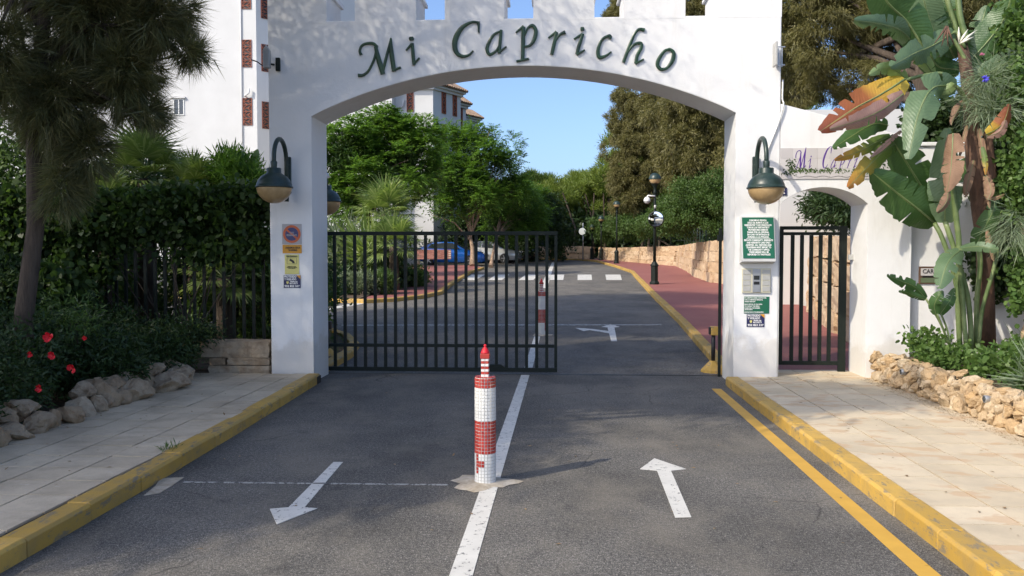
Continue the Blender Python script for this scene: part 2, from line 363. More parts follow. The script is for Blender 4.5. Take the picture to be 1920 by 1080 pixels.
def text(name, body, size, loc, parent, material, bold=0., width=None, normal='-Y', extr=.0015, align='CENTER', shear=0):
    cu = bpy.data.curves.new(name, 'FONT'); cu.body = body; cu.size = size; cu.align_x = align; cu.align_y = 'CENTER'
    cu.extrude = extr; cu.offset = bold; cu.resolution_u = 2; cu.shear = shear; cu.space_line = .95
    tmp = bpy.data.objects.new('t', cu); COL.objects.link(tmp)
    dg = bpy.context.evaluated_depsgraph_get(); me = bpy.data.meshes.new_from_object(tmp.evaluated_get(dg))
    bpy.data.objects.remove(tmp)
    me.materials.clear(); me.materials.append(material)
    if width and len(me.vertices):
        xs = [v.co.x for v in me.vertices]; k = width/(max(xs)-min(xs)); me.transform(Matrix.Diagonal((k, 1, 1, 1)))
    me.transform(Matrix.Rotation(R(90), 4, 'X'))
    me.transform(Matrix.Translation(Vector(loc)))
    return link(name, me, parent)

# ------------------------------------------------------------------ foliage helpers
rng = np.random.default_rng(11)
def unit(a): return a/np.maximum(1e-9, np.linalg.norm(a, axis=-1, keepdims=True))
def rdir(n): return unit(rng.normal(size=(n, 3)))
def leafmesh(name, P, D, Nn, L, W, material, kind='rhomb', fold=.2):
    n = len(P); D = unit(D); S = unit(np.cross(D, Nn)+1e-6); Nn = np.cross(S, D)
    L = np.broadcast_to(np.asarray(L, float).reshape(-1, 1), (n, 1)); W = np.broadcast_to(np.asarray(W, float).reshape(-1, 1), (n, 1))
    if kind == 'rhomb':
        V = np.stack([P, P+D*L*.42+S*W/2+Nn*W*fold, P+D*L, P+D*L*.42-S*W/2+Nn*W*fold], 1); k = 4
    elif kind == 'blade':
        V = np.stack([P-S*W/2, P+S*W/2, P+D*L], 1); k = 3
    else:   # round leaf, six corners
        V = np.stack([P, P+D*L*.25+S*W*.45+Nn*W*fold*.7, P+D*L*.7+S*W*.42+Nn*W*fold*.7, P+D*L, P+D*L*.7-S*W*.42+Nn*W*fold*.7, P+D*L*.25-S*W*.45+Nn*W*fold*.7], 1); k = 6
    V = V.reshape(-1, 3).astype('f')
    me = bpy.data.meshes.new(name); me.vertices.add(len(V)); me.vertices.foreach_set('co', V.ravel())
    me.loops.add(n*k); me.loops.foreach_set('vertex_index', np.arange(n*k, dtype='i'))
    me.polygons.add(n); me.polygons.foreach_set('loop_start', np.arange(0, n*k, k, dtype='i'))
    me.update(calc_edges=True); me.materials.append(material); return me
def in_ells(ells, n, shell=.55, low=-1.):
    E = np.array([[*e[0], *e[1]] for e in ells], float); wgt = (E[:,3]*E[:,4]*E[:,5])**(2/3); i = rng.choice(len(E), n, p=wgt/wgt.sum())
    d = rdir(n); d[:,2] = np.where(d[:,2] < low, -d[:,2], d[:,2]); r = shell+(1-shell)*rng.random((n, 1))
    return E[i,:3]+d*r*E[i,3:], unit(d*np.array([1,1,1.])/E[i,3:]), i
def puffs(ells, nsup, nper, rp, shell=.6, flat=.8):
    """clumps gathered into rounded puffs so that light and dark masses read"""
    S, O, _ = in_ells(ells, nsup, shell); k = len(S)*nper
    d = unit(rdir(k)+np.repeat(O, nper, 0)*.55+np.array([0,0,.15])); rr = rp*np.repeat(.6+.8*rng.random((len(S), 1)), nper, 0)
    return np.repeat(S, nper, 0)+d*rr*(.55+.45*rng.random((k, 1)))*np.array([1,1,flat]), d
def tufts(C, O, per, r, L, W, droop=.4, out=.6, spread=.6, kind='blade', flat=1., jl=.4):
    """per leaves round each clump centre C with outward direction O"""
    n = len(C)*per; P = np.repeat(C, per, 0); o = np.repeat(O, per, 0)
    off = rng.normal(size=(n, 3))*r*.5; off[:,2] *= flat; P = P+off
    D = unit(o*out+rdir(n)*spread+np.array([0,0,-droop]))
    return P, D, rdir(n), L*(1-jl+2*jl*rng.random(n)), W*(.7+.6*rng.random(n))
def cat(*A): return [np.concatenate([a[i] for a in A]) for i in range(5)]
def fronds(C, O, per, L, nl, leaf, lw, droop=.5, spread=.7, curl=.6):
    """feathery fronds: a curved axis with paired leaflets"""
    nf = len(C)*per; P0 = np.repeat(C, per, 0)+rng.normal(size=(nf, 3))*L*.15; o = np.repeat(O, per, 0)
    D0 = unit(o*.7+rdir(nf)*spread+np.array([0,0,.25])); S = unit(np.cross(D0, [0,0,1.])+1e-5)
    PP, DD, NN, LL = [], [], [], []
    ln = L*(.7+.6*rng.random((nf, 1)))
    for k in range(nl):
        t = (k+1)/nl; D = unit(D0+np.array([0,0,-curl*t-droop*t])); P = P0+D0*ln*t+np.array([0,0,-1.])*ln*(droop*t*t*.5)
        for s in (-1, 1):
            PP.append(P); DD.append(unit(S*s*.9+D*.55+rdir(nf)*.15)); NN.append(unit(np.array([0,0,1.])+rdir(nf)*.5)); LL.append(np.full(nf, leaf)*(1.1-.5*abs(t-.45)))
    P = np.concatenate(PP); return P, np.concatenate(DD), np.concatenate(NN), np.concatenate(LL), np.full(len(P), lw)
def core(name, ells, material, parent, k=.72, seed=0):
    """dark twiggy inside of a crown: short sticks"""
    C, O, _ = in_ells(ells, 700, .0); P, D, Nn, L, W = tufts(C*1., O, 3, .2, .6, .05, .3, .5, .9)
    return link(name, leafmesh(name, P, D, Nn, L*k, W, material, 'blade'), parent)
def limbs(mb, base, top, ells, r, n=6, seg=5):
    base = Vector(base); top = Vector(top)
    pts = [base.lerp(top, t)+Vector((random.uniform(-1,1), random.uniform(-1,1), 0))*r*.5*(t > 0) for t in [i/seg for i in range(seg+1)]]
    mb.tube(pts, [r*(1.25-.25*min(1,i)) if i == 0 else r*(1-.6*i/seg) for i in range(seg+1)], 10)
    for i in range(n):
        e = ells[i % len(ells)]; t = random.uniform(.45, .95); s = base.lerp(top, t)
        end = Vector(e[0])+Vector([random.uniform(-.6,.6)*x for x in e[1]])
        mid = s.lerp(end, .5)+Vector((random.uniform(-.2,.2), random.uniform(-.2,.2), random.uniform(0,.3)))
        mb.tube([s, mid, end], [r*.42, r*.25, r*.08], 6, False)
def plant(name, label, cat_, base, group=None): return empty(name, base, label, cat_, group)
# ================================================================== SETTING
def sheet(name, pts, m_, dz, kind='structure', parent=None, thick=None):
    mb = MB(); P = [Vector((p[0], p[1], G(p[1])+dz)) for p in pts]
    if thick: mb.prism(P, (0,0,-thick))
    else: mb.add(P, [tuple(range(len(P)))])
    o = mb.build(name, m_, parent)
    if not parent: tag(o, kind=kind)
    return o
# ground reaching the horizon, climbing behind the gate like the drive
mb = MB(); xs = [-400,-60,-20,20,60,400]; ys = [-200,-30,.75,20,50,90]; 
def Gf(y): return SL*max(0., min(y, 90)-.75)
ys += [400]
mb.add([(x, y, Gf(y)-.03) for y in ys for x in xs], [(j*6+i, j*6+i+1, (j+1)*6+i+1, (j+1)*6+i) for j in range(len(ys)-1) for i in range(5)])
tag(mb.build('ground', M['earth'], origin=(0,0,0)), kind='structure')
# asphalt road: front lane and the drive behind the gate
mb = MB(); yr = [-40,-14,-8,-4,-1,.75,4,8,12,16,20,26,32,40,48,56]
for i in range(len(yr)-1):
    for x0, x1 in ((-26,-13),(-13,-6),(-6,-2.75),(-2.75,2.2),(2.2,5),(5,9)):
        if i >= 5 and x1 > 5 : continue
        y0, y1 = yr[i], yr[i+1]; mb.add([(x0,y0,G(y0)),(x1,y0,G(y0)),(x1,y1,G(y1)),(x0,y1,G(y1))], [(0,1,2,3)])
tag(mb.build('road', M['asphalt'], origin=(0,0,0)), kind='structure')

# sliding gate track: a slot in the asphalt
tr_ = MB().bb(-8, 2.6, .79, .83, -.01, .006); tag(tr_.build('gate_track', M['black']), 'thin steel track across the asphalt under the sliding gate', 'gate track')

# ---- painted markings (thin real sheets)
def marking(name, poly, label, m_='white_paint', dz=.004, group=None):
    mb = MB(); P = [Vector((p[0], p[1], G(p[1])+dz)) for p in poly]; mb.prism(P, (0,0,-.003))
    o = mb.build(name, M[m_]); return tag(o, label, 'road marking', group)
def px(pts): return [onG(x, y) for x, y in pts]
def line_sub(p, q, w_, n=1):
    p = Vector(p); q = Vector(q); d = (q-p).normalized(); s = Vector((-d.y, d.x))*w_/2
    return [p+s, p-s, q-s, q+s]
marking('road_line', [(-.56,-9.6),(-.44,-9.6),(-.36,.74),(-.47,.74)], 'white centre line running past the near bollard to the gate')
marking('road_line', [(-.455,1.0),(-.34,1.0),(-.30,5.0),(-.41,5.0)], 'white centre line between the gate and the far bollard')
marking('road_line', px([(1012,540),(1026,540),(1040,492),(1035,492)]), 'worn white ladder line beyond the far bollard', 'white_paint')
marking('road_line', [(1.78,-9.6),(1.89,-9.6),(1.96,-.32),(1.85,-.32)], 'yellow line along the right kerb in front of the gate', 'yellow_line')
marking('road_arrow', px([(1200,880),(1227,860),(1286,880),(1258,883),(1296,970),(1266,971),(1232,883)]), 'white arrow pointing towards the gate in the right lane')
marking('road_arrow', px([(506,955),(541,952),(625,867),(643,867),(571,952),(595,954),(519,984)]), 'white arrow pointing away from the gate in the left lane')
marking('road_arrow', px([(1128,613),(1145,608),(1162,613),(1152,614),(1157,640),(1146,640),(1142,625),(1106,619),(1094,621),(1079,615),(1110,617),(1141,621),(1139,614)]), 'white forked arrow on the asphalt behind the gate')
marking('road_line', [(-2.62,-4.76),(-2.62,-4.735),(-.75,-4.71),(-.75,-4.735)], 'thin worn white cross line left of the near bollard', 'faint_paint')
marking('road_line', px([(640,611),(1240,610),(1240,608),(640,609)]), 'thin faded cross line just behind the gate', 'faint_paint')
marking('road_line', px([(617,577),(680,566),(690,568),(617,581)]), 'white edge line by the yellow kerb of the left island')
for i, (a, b, e, f_) in enumerate([(884,909,866,892),(930,955,915,941),(986,1010,972,1000),(1034,1058,1026,1056),(1083,1109,1083,1110),(1135,1163,1137,1166)]):
    marking('crossing_stripe', px([(a,515),(b,515),(f_,525),(e,525)]), ['first zebra crossing stripe, at the left kerb', 'second zebra stripe, seen between gate bars', 'zebra crossing stripe left of the far bollard', 'zebra crossing stripe right of the gate end', 'zebra crossing stripe in the middle of the right lane', 'last zebra crossing stripe, nearest the right kerb'][i], group='zebra crossing stripes')
mb = MB(); P = px([(292,912),(300,898),(345,896),(322,912),(300,925),(270,930)]); mb.prism([p+Vector((0,0,.006)) for p in P], (0,0,-.005))
tag(mb.build('cement_patch', M['mortar']), 'pale cement patch on the asphalt against the left kerb', 'cement patch')

# ---- kerbs: each stone is a part
def kerb(name, label, pts, w_=.15, h=.11, step=.6, side=1, mat_='kerb', z0=0):
    """pts = road-side line; the kerb lies on `side` of it (1: to the left of travel)"""
    root = empty(name, (pts[0][0], pts[0][1], G(pts[0][1])), label, None, kind='structure')
    P = [Vector((p[0], p[1])) for p in pts]; res = [P[0]]
    for i in range(len(P)-1):
        n = max(1, round((P[i+1]-P[i]).length/step))
        for k in range(1, n+1): res.append(P[i].lerp(P[i+1], k/n))
    for i in range(len(res)-1):
        a, b = res[i], res[i+1]; d = (b-a); ln = d.length; d.normalize(); nrm = Vector((-d.y, d.x))*side
        a2 = a+d*.004; b2 = b-d*.004; jit = random.uniform(-.004, .004); hh = h+random.uniform(-.004, .005)
        prof = [(0, -.06), (0, hh-.018), (.018, hh), (w_, hh), (w_, -.06)]
        vs = []
        for q in (a2, b2):
            for o_, z in prof: r_ = q+nrm*(o_+jit); vs.append((r_.x, r_.y, G(r_.y)+z))
        n = len(prof); mb = MB(); mb.add(vs, [tuple(range(n)), tuple(range(2*n-1, n-1, -1))]+[(k, n+k, n+(k+1) % n, (k+1) % n) for k in range(n)])
        mb.build('kerb_stone', M[mat_], root, bevel=.005)
    return root
kerb('kerb', None, [(-2.78,-9.4),(-2.80,-5),(-2.85,-3.0),(-2.97,-.02)], side=1)
kerb('kerb', None, [(2.06,-9.4),(2.07,-.02)], side=-1)
RK = [(2.19,.82)]+[(p.x, p.y) for p in px([(1272,607),(1229,564),(1194,525),(1183,512),(1155,502),(1117,491),(1078,488)])]+[(-3,50.6),(-14,49.5)]
kerb('kerb', None, RK, side=-1, step=.75)
LKp = [(-13,12.9)]+[(p.x, p.y) for p in px([(617,567),(683,569),(739,566),(794,560),(830,552),(844,539),(867,524),(883,513),(908,505)])]
kerb('kerb', None, LKp, side=1, step=.7)
NI = [(-3.12,.85),(-3.1,2.2),(-3.25,3.3),(-3.7,4.5),(-4.4,5.6),(-6.5,6.4)]
kerb('kerb', None, NI, side=1, step=.55)
sheet('lawn', [(-3.25,.85),(-3.22,2.2),(-3.38,3.25),(-3.82,4.4),(-4.5,5.45),(-6.6,6.2),(-9,6.2),(-9,.85)], M['soil'], .07)

# ---- front pavements: a bed with each slab a part
def slabs(name, x0, x1, y0, y1, cw, rh, m_, z=.105, xfun=None):
    root = empty(name, (x0, y0, 0), None, None, kind='structure')
    MB().bb(x0, x1, y0, y1, -.05, z-.016).build('paving_bed', M['grout'], root)
    me = MB().box((0,0,-.02), (cw-.014, rh-.014, .04)).mesh('paving_slab', m_)
    nx = int((x1-x0)/cw+.02); ny = int(round((y1-y0)/rh))
    for i in range(nx+1):
        for j in range(ny):
            cx = x0+(i+.5)*cw; wx = 1.
            if i == nx:
                rem = x1-(x0+nx*cw)
                if rem < .05: continue
                cx = x0+nx*cw+rem/2; wx = (rem-.014)/(cw-.014)
            o = inst('paving_slab', me, root, (cx, y0+(j+.5)*rh, z+random.uniform(-.0025, .002)), (random.gauss(0, .004), random.gauss(0, .004), random.gauss(0, .002)), (wx, 1, 1))
    return root
slabs('pavement', -4.65, -2.96, -9.2, -.02, .335, .34, M['slab_grey'])
slabs('pavement', 2.22, 3.90, -9.2, -.02, .36, .345, M['slab'])
pt = slabs('pavement', 2.70, 3.77, -.02, .68, .36, .35, M['slab'])
sheet('path', [(2.25,.70),(5.1,.70),(5.2,4.2),(6.1,9.8),(5.9,19.5),(6.1,24),(6.6,36.5),(4.8,44),(3.0,50.2),(1.4,50.2)]+[(x+.15, y) for x, y in RK[7:0:-1]], M['red_paving'], .10, thick=.1)
sheet('path', [(x-.15, y+.08) for x, y in LKp[2:]]+[(-4.6,37.5),(-12,37.5),(-12,33),(-7.6,31),(-6.2,26.5),(-5.6,18),(-5.35,14.5)], M['red_paving'], .10, thick=.1)
sheet('garden_soil', [(-12.5,13.1),(-6.3,12.7),(-5.4,12.5),(-5.38,14.5),(-5.7,18),(-6.3,26.4),(-7.8,30.8),(-14,32)], M['soil'], .12, thick=.15)
MB_ = MB().bb(-30, -4.3, -12, .3, -.05, .09); tag(MB_.build('garden_bed', M['soil']), kind='structure')
MB_ = MB().bb(-30, -3.62, .3, 12, -.05, .10); tag(MB_.build('garden_bed', M['soil']), kind='structure')

# ================================================================== ENTRANCE ARCH
WT = .70
arch = empty('entrance_arch', (-.45, .35, 0), 'white plastered entrance arch over the road with battlements and green lettering', 'archway')
# outline with arch opening
a0, a1, zs, zt = -3.06, 2.17, 3.33, 3.92
def arc(x0, x1, z0, z1, n=28):
    c = (x0+x1)/2; h = z1-z0; hw = (x1-x0)/2; Rr = (hw*hw+h*h)/(2*h); cz = z1-Rr; th = math.asin(hw/Rr)
    return [(c+Rr*math.sin(-th+2*th*i/n), cz+Rr*math.cos(-th+2*th*i/n)) for i in range(n+1)]
NB = 4.50
def wallbody(name, x0, x1, ztop, opening, y0, y1, parent, mat_=None):
    """wall with an arched opening built as strips so that faces stay clean"""
    mb = MB(); o0, o1, os_, ot = opening; A = arc(o0, o1, os_, ot)
    tops = ztop if callable(ztop) else (lambda x: ztop)
    def quadcol(xa, za, xb, zb):
        mb.add([(xa,y0,za),(xb,y0,zb),(xb,y0,tops(xb)),(xa,y0,tops(xa)),(xa,y1,za),(xb,y1,zb),(xb,y1,tops(xb)),(xa,y1,tops(xa))], [(0,1,2,3),(7,6,5,4),(3,2,6,7),(0,4,5,1)])
    b = -.05
    def pier(xa, xb):
        mb.add([(xa,y0,b),(xb,y0,b),(xb,y0,tops(xb)),(xa,y0,tops(xa)),(xa,y1,b),(xb,y1,b),(xb,y1,tops(xb)),(xa,y1,tops(xa))], [(0,1,2,3),(7,6,5,4),(3,2,6,7)])
    pier(x0, o0); pier(o1, x1)
    for i in range(len(A)-1): quadcol(*A[i], *A[i+1])
    mb.add([(x0,y0,b),(x0,y1,b),(x0,y1,tops(x0)),(x0,y0,tops(x0))], [(0,1,2,3)]); mb.add([(x1,y0,b),(x1,y1,b),(x1,y1,tops(x1)),(x1,y0,tops(x1))], [(0,1,2,3)])
    mb.add([(o0,y0,b),(o0,y1,b),(o0,y1,os_),(o0,y0,os_)], [(0,1,2,3)]); mb.add([(o1,y0,b),(o1,y1,b),(o1,y1,os_),(o1,y0,os_)], [(0,1,2,3)])
    me = mb.mesh(name, mat_ or M['plaster']); bm = bmesh.new(); bm.from_mesh(me); bmesh.ops.remove_doubles(bm, verts=bm.verts, dist=.0005)
    bmesh.ops.recalc_face_normals(bm, faces=bm.faces); bm.to_mesh(me); bm.free()
    o = link(name, me, parent); bv = o.modifiers.new('b', 'BEVEL'); bv.width = .012; bv.segments = 2; bv.limit_method = 'ANGLE'; bv.angle_limit = R(40); return o
wallbody('wall', -3.60, 2.705, NB, (a0, a1, zs, zt), 0, WT, arch)
# merlons: body + overhanging tiled cap
notch = [-2.68, -1.56, -.47, .63, 1.73]; nw = .355
edges = [-3.60]+[v for c_ in notch for v in (c_-nw/2, c_+nw/2)]+[2.705]
for i in range(0, len(edges), 2):
    x0, x1 = edges[i], edges[i+1]
    mo = MB().bb(x0, x1, -.0015, WT+.0015, NB-.03, NB+.34).build('merlon', M['plaster'], arch)
    cx = (x0+x1)/2; mb = MB(); e = .035; z = NB+.342
    mb.bb(x0-e, x1+e, -.045, WT+.045, z, z+.045)
    mb.add([(x0-e,-.045,z+.047),(x1+e,-.045,z+.047),(x1+e,WT+.045,z+.047),(x0-e,WT+.045,z+.047),(cx,WT/2,z+.34)], [(0,1,4),(1,2,4),(2,3,4),(3,0,4),(3,2,1,0)])
    mb.build('cap', M['plaster'], mo, bevel=.006)

# green letters
def catmull(pts, n=6):
    pts = [np.array(p, float) for p in pts]
    if len(pts) == 2: return [pts[0]*(1-t)+pts[1]*t for t in np.linspace(0, 1, 4)]
    out = []; Q = [2*pts[0]-pts[1]]+pts+[2*pts[-1]-pts[-2]]
    for i in range(1, len(Q)-2):
        for k in range(n):
            t = k/n; a, b, c_, d = Q[i-1], Q[i], Q[i+1], Q[i+2]
            out.append(.5*((2*b)+(-a+c_)*t+(2*a-5*b+4*c_-d)*t*t+(-a+3*b-3*c_+d)*t**3))
    out.append(pts[-1]); return out
LT = {  # strokes as (x, y, width) in photograph measures
'M': (0, [[(380,508,34),(368,470,28),(385,425,26),(430,402,28),(490,403,34),(528,435,36)], [(520,425,34),(518,480,28),(495,560,24),(450,650,24),(400,692,30),(352,696,40)], [(512,430,36),(545,560,56),(582,684,52)], [(582,650,30),(612,530,28),(655,352,16)], [(655,358,18),(655,450,48),(684,658,48)], [(668,650,26),(746,622,24)]]),
'i': (0, [[(793,468,18),(848,402,28)], [(850,400,34),(858,500,38),(866,598,36)], [(858,596,26),(918,535,18)], [(842,342,44),(843,358,56),(844,374,44)]]),
'C': (0, [[(1462,302,18),(1460,218,30)], [(1470,212,26),(1400,206,26),(1315,250,46),(1255,340,60),(1240,430,58),(1265,495,48),(1320,520,34),(1375,505,24),(1410,468,16)]]),
'a': (0, [[(1672,285,18),(1600,322,28),(1552,400,36),(1538,460,38),(1562,502,34),(1620,470,24),(1662,400,20)], [(1668,278,30),(1657,400,36),(1650,492,36)], [(1645,488,26),(1716,430,16)]]),
'p': (1, [[(133,303,18),(205,242,30)], [(203,248,42),(200,400,44),(196,556,42)], [(138,567,24),(254,543,24)], [(215,330,16),(245,260,24),(290,238,36),(318,290,44),(300,370,42),(262,420,28),(212,432,20)]]),
'r': (1, [[(432,353,18),(508,293,30)], [(508,298,36),(487,400,40),(463,504,38)], [(500,375,18),(540,320,26),(588,298,42)]]),
'i2': (1, [[(668,363,18),(748,312,30)], [(750,312,34),(712,430,40),(695,500,38)], [(692,506,26),(768,462,16)], [(744,252,36),(745,268,46),(746,284,36)]]),
'c': (1, [[(1000,360,30),(1000,338,40),(985,332,30),(930,362,30),(900,420,36),(888,480,42),(903,528,42),(960,515,26),(1012,478,16)]]),
'h': (1, [[(1318,278,38),(1265,272,28),(1222,320,28),(1180,420,38),(1122,574,38)], [(1160,485,18),(1220,412,26),(1282,400,34),(1285,440,38),(1250,510,38),(1236,584,38)], [(1232,588,26),(1310,546,16)]]),
'o': (1, [[(1550,455,26),(1500,472,30),(1450,540,42),(1436,600,42),(1468,638,36),(1520,628,30),(1572,560,46),(1584,490,42),(1552,456,28),(1530,458,28)]]),
}
KS = 360/1767
def ribbon(mb, pts, place, depth, lift, ws):
    """pts list of (x,y,w) px; place(x,y)->world point; builds a raised bar"""
    P = catmull(pts); n = len(P); A = []
    for i, p in enumerate(P):
        d = P[min(i+1, n-1)][:2]-P[max(i-1, 0)][:2]; d = d/(np.linalg.norm(d)+1e-9); nn_ = np.array([-d[1], d[0]]); w_ = p[2]*ws/2
        for s_, dep in ((-1, 0), (-1, depth*.8), (-.45, depth), (.45, depth), (1, depth*.8), (1, 0)):
            q = p[:2]+nn_*w_*s_; A.append(place(*q)+Vector((0, -(dep+lift*(dep > 0)), 0)))
    fs = [(i*6+k, (i+1)*6+k, (i+1)*6+k+1, i*6+k+1) for i in range(n-1) for k in range(5)]
    fs += [(0,1,2,3,4,5), tuple((n-1)*6+k for k in range(5, -1, -1))]
    mb.add(A, fs)
for ch, (cr, strokes) in LT.items():
    ox = 600 if cr == 0 else 940
    mb = MB()
    for k, s_ in enumerate(strokes):
        ribbon(mb, [(ox+x*KS, y*KS, w_*KS) for x, y, w_ in s_], lambda x, y: onY(x, y, -.004), .022, k*.0014, .80)
    mb.build('letter', M['letter'], arch)

# ================================================================== SIDE GATE WALL
side = empty('garden_wall', (3.5, .35, 0), 'white side wall with arched footpath opening right of the road arch', 'wall')
def st(x): return 3.43-.27*max(0, x-2.71)
wallbody('wall', 2.708, 4.285, st, (2.712+.0, 3.76, 2.22, 2.42), .002, .60, side)
mb = MB(); mb.bb(4.283, 6.6, .13, .45, -.05, 2.92); mb.bb(4.283, 6.64, .10, .48, 2.922, 2.97); mb.build('wall_panel', M['plaster'], side, bevel=.01)
# wall letter slot plate
pl_c = onY(1748, 516, .127)
lb = empty('letter_box_plate', pl_c, 'decorated letter slot plate reading CARTAS on the white wall behind the big leaves', 'letter box')
MB().box(pl_c+Vector((0,-.008,0)), (.33,.016,.215)).build('frame', M['stem_red'], lb, bevel=.003)
MB().box(pl_c+Vector((0,-.018,.04)), (.29,.006,.09)).build('upper_tile', M['glazed'], lb)
MB().box(pl_c+Vector((0,-.018,-.062)), (.29,.006,.06)).build('picture_tile', M['grey_leaf'], lb)
MB().box(pl_c+Vector((0,-.02,-.018)), (.25,.01,.014)).build('slot', M['black'], lb)
text('lettering', 'CARTAS', .075, pl_c+Vector((0,-.023,.045)), lb, M['print_dark'], .001, .25)
# number plate
p_ = onY(1466, 359, -.001)
np_ = empty('house_number_plate', p_, 'small navy number plate beside the right wall lamp', 'sign')
MB().box(p_+Vector((0,-.006,0)), (.115,.01,.095)).build('plate', M['sign_navy'], np_, bevel=.002)
text('lettering', '2', .09, p_+Vector((.012,-.013,0)), np_, M['sign_white'], .003)
# tiled name panel: each glazed tile a part
A_ = onY(1463, 278, -.001); B_ = onY(1672, 335, -.001)
nm = empty('tiled_name_panel', ((A_.x+B_.x)/2, -.01, B_.z), 'pale glazed tile name panel with purple Mi Capricho script above the footpath gate', 'sign')
tw = (B_.x-A_.x)/9; th_ = (A_.z-B_.z)/3
tme = MB().box((0,0,0), (tw-.0015, .01, th_-.0015)).mesh('glazed_tile', M['glazed'])
for i in range(9):
    for j in range(3): inst('glazed_tile', tme, nm, (A_.x+(i+.5)*tw, -.006+random.uniform(-.0006, .0006), B_.z+(j+.5)*th_))
base_y = {'M': 134, 'i': 121, 'C': 106, 'a': 101, 'p': 101, 'r': 103, 'i2': 105, 'c': 110, 'h': 118, 'o': 133}
mb = MB()
for ch, (cr, strokes) in LT.items():
    ox = 600 if cr == 0 else 940; by = base_y[ch]
    for k, s_ in enumerate(strokes):
        pts = []
        for x, y, w_ in s_:
            X = ox+x*KS; Yp = y*KS-by
            sx = 1487+(X-670)*.285 if X < 800 else 1541+(X-850)*.258
            pts.append((sx-Yp*.10, 315+Yp*(.62 if ch in 'MC' else .45), w_*KS*(.24 if ch in 'MC' else .17)))
        ribbon(mb, pts, lambda x, y: onY(x, y, -.0115), .0012, k*.0002, 1)
mb.build('lettering', M['purple'], nm)
# painted foliage garland: flat leaf prints on the tiles
pr = []
for m_k, n_, cxs, cys, sx_, sy_ in (('ivy', 60, (1478,1490), (302,314), 8, 7), ('mid_leaf', 150, (1490,1560), (318,322), 25, 3), ('mid_leaf', 90, (1560,1665), (318,324), 25, 3), ('dark_leaf', 50, (1470,1490), (318,328), 8, 4), ('dark_leaf', 50, (1640,1668), (300,318), 8, 5)):
    P = []; 
    for k in range(n_):
        q = onY(min(1669, max(1466, random.uniform(*cxs)+random.gauss(0, sx_*.4))), min(332, max(282, random.uniform(*cys)+random.gauss(0, sy_*.5))), -.0135-random.random()*.0006); P.append(q)
    P = np.array(P); D = rdir(n_); D[:,1] = 0
    me = leafmesh('painted_leaf_print', P, D, np.tile([0,-1.,0], (n_, 1)), .028, .012, M[m_k], 'rhomb', 0); link('painted_leaves', me, nm)
# wavy outline print
mb = MB(); mb.tube([onY(1492+i*6, 331+1.2*math.sin(i*1.3), -.0125) for i in range(29)], .0022, 5); mb.build('painted_outline', M['print_dark'], nm)

# ---- footpath gate
fg = empty('footpath_gate', (3.2, .52, .13), 'narrow black barred footpath gate in the small white archway', 'gate')
gl, gr, gb, gt = onY(1461, 600, .5).x, onY(1588, 600, .5).x, .19, onY(1520, 424, .5).z
for n_, (x0, x1, z0, z1) in {'stile': (gl, gl+.045, gb, gt), 'hinge_stile': (gr-.10, gr-.01, gb-.09, gt), 'bottom_rail': (gl+.046, gr-.101, gb, gb+.05), 'top_rail': (gl+.046, gr-.101, gt-.045, gt), 'upper_rail': (gl+.046, gr-.101, gt-.115, gt-.075)}.items():
    MB().bb(x0, x1, .50, .545, z0, z1).build(n_, M['gate'], fg, bevel=.004)
bars = 5; bme = MB().bb(-.021, .021, -.018, .018, 0, gt-.117-gb-.05).mesh('bar', M['gate'])
for i in range(bars): inst('bar', bme, fg, (gl+.045+(gr-.10-gl-.045)*(i+1)/(bars+1), .522, gb+.051))
mb = MB().box((gr+.035,.50,1.57), (.06,.05,.07)).box((gr+.10,.49,1.57), (.06,.06,.06)); tag(mb.build('gate_lock', M['grey_plastic'], bevel=.005), 'grey electric lock on the jamb beside the footpath gate', 'lock')

# ---- big sliding gate
YG = .81
sg = empty('sliding_gate', (-1.8, YG, .02), 'long black barred sliding gate half closed across the road', 'gate')
x0 = -3.45; x1 = onY(1045, 570, YG).x; zb = .035; ztp = onY(900, 434, YG).z; zm = onY(900, 648, YG).z
for n_, (xa, xb, za, zc_) in {'top_rail': (x0, x1, ztp-.05, ztp), 'middle_rail': (x0, x1-.041, zm-.022, zm+.022), 'bottom_rail': (x0, x1, zb, zb+.055)}.items():
    MB().bb(xa, xb, YG-.024, YG+.024, za, zc_).build(n_, M['gate'], sg, bevel=.004)
MB().bb(x1-.04, x1, YG-.022, YG+.022, zb+.056, ztp-.051).build('end_stile', M['gate'], sg, bevel=.004)
bme = MB().bb(-.0205, .0205, -.015, .015, 0, ztp-.051-zb-.056).mesh('bar', M['gate'])
xb = [onY(628+18.92*i, 570, YG).x for i in range(-1, 22)]
for x in xb: 
    if x > x0: inst('bar', bme, sg, (x, YG, zb+.0555))
bx_ = onY(925, 700, YG).x
mb = MB(); mb.prism([(bx_-.16,YG-.03,zb+.056),(bx_+.16,YG-.03,zb+.056),(bx_+.10,YG-.03,zb+.10),(bx_-.10,YG-.03,zb+.10)], (0,.06,0)); mb.build('wheel_cover', M['gate'], sg)
# gate stop post and catch on the right reveal
mb = MB().bb(2.12, 2.155, .72, .76, .0, 1.95); mb.bb(2.10, 2.165, .715, .77, 1.78, 1.86)
tag(mb.build('gate_catch_post', M['gate'], bevel=.004), 'slim black catch post behind the right pillar for the sliding gate', 'gate post')

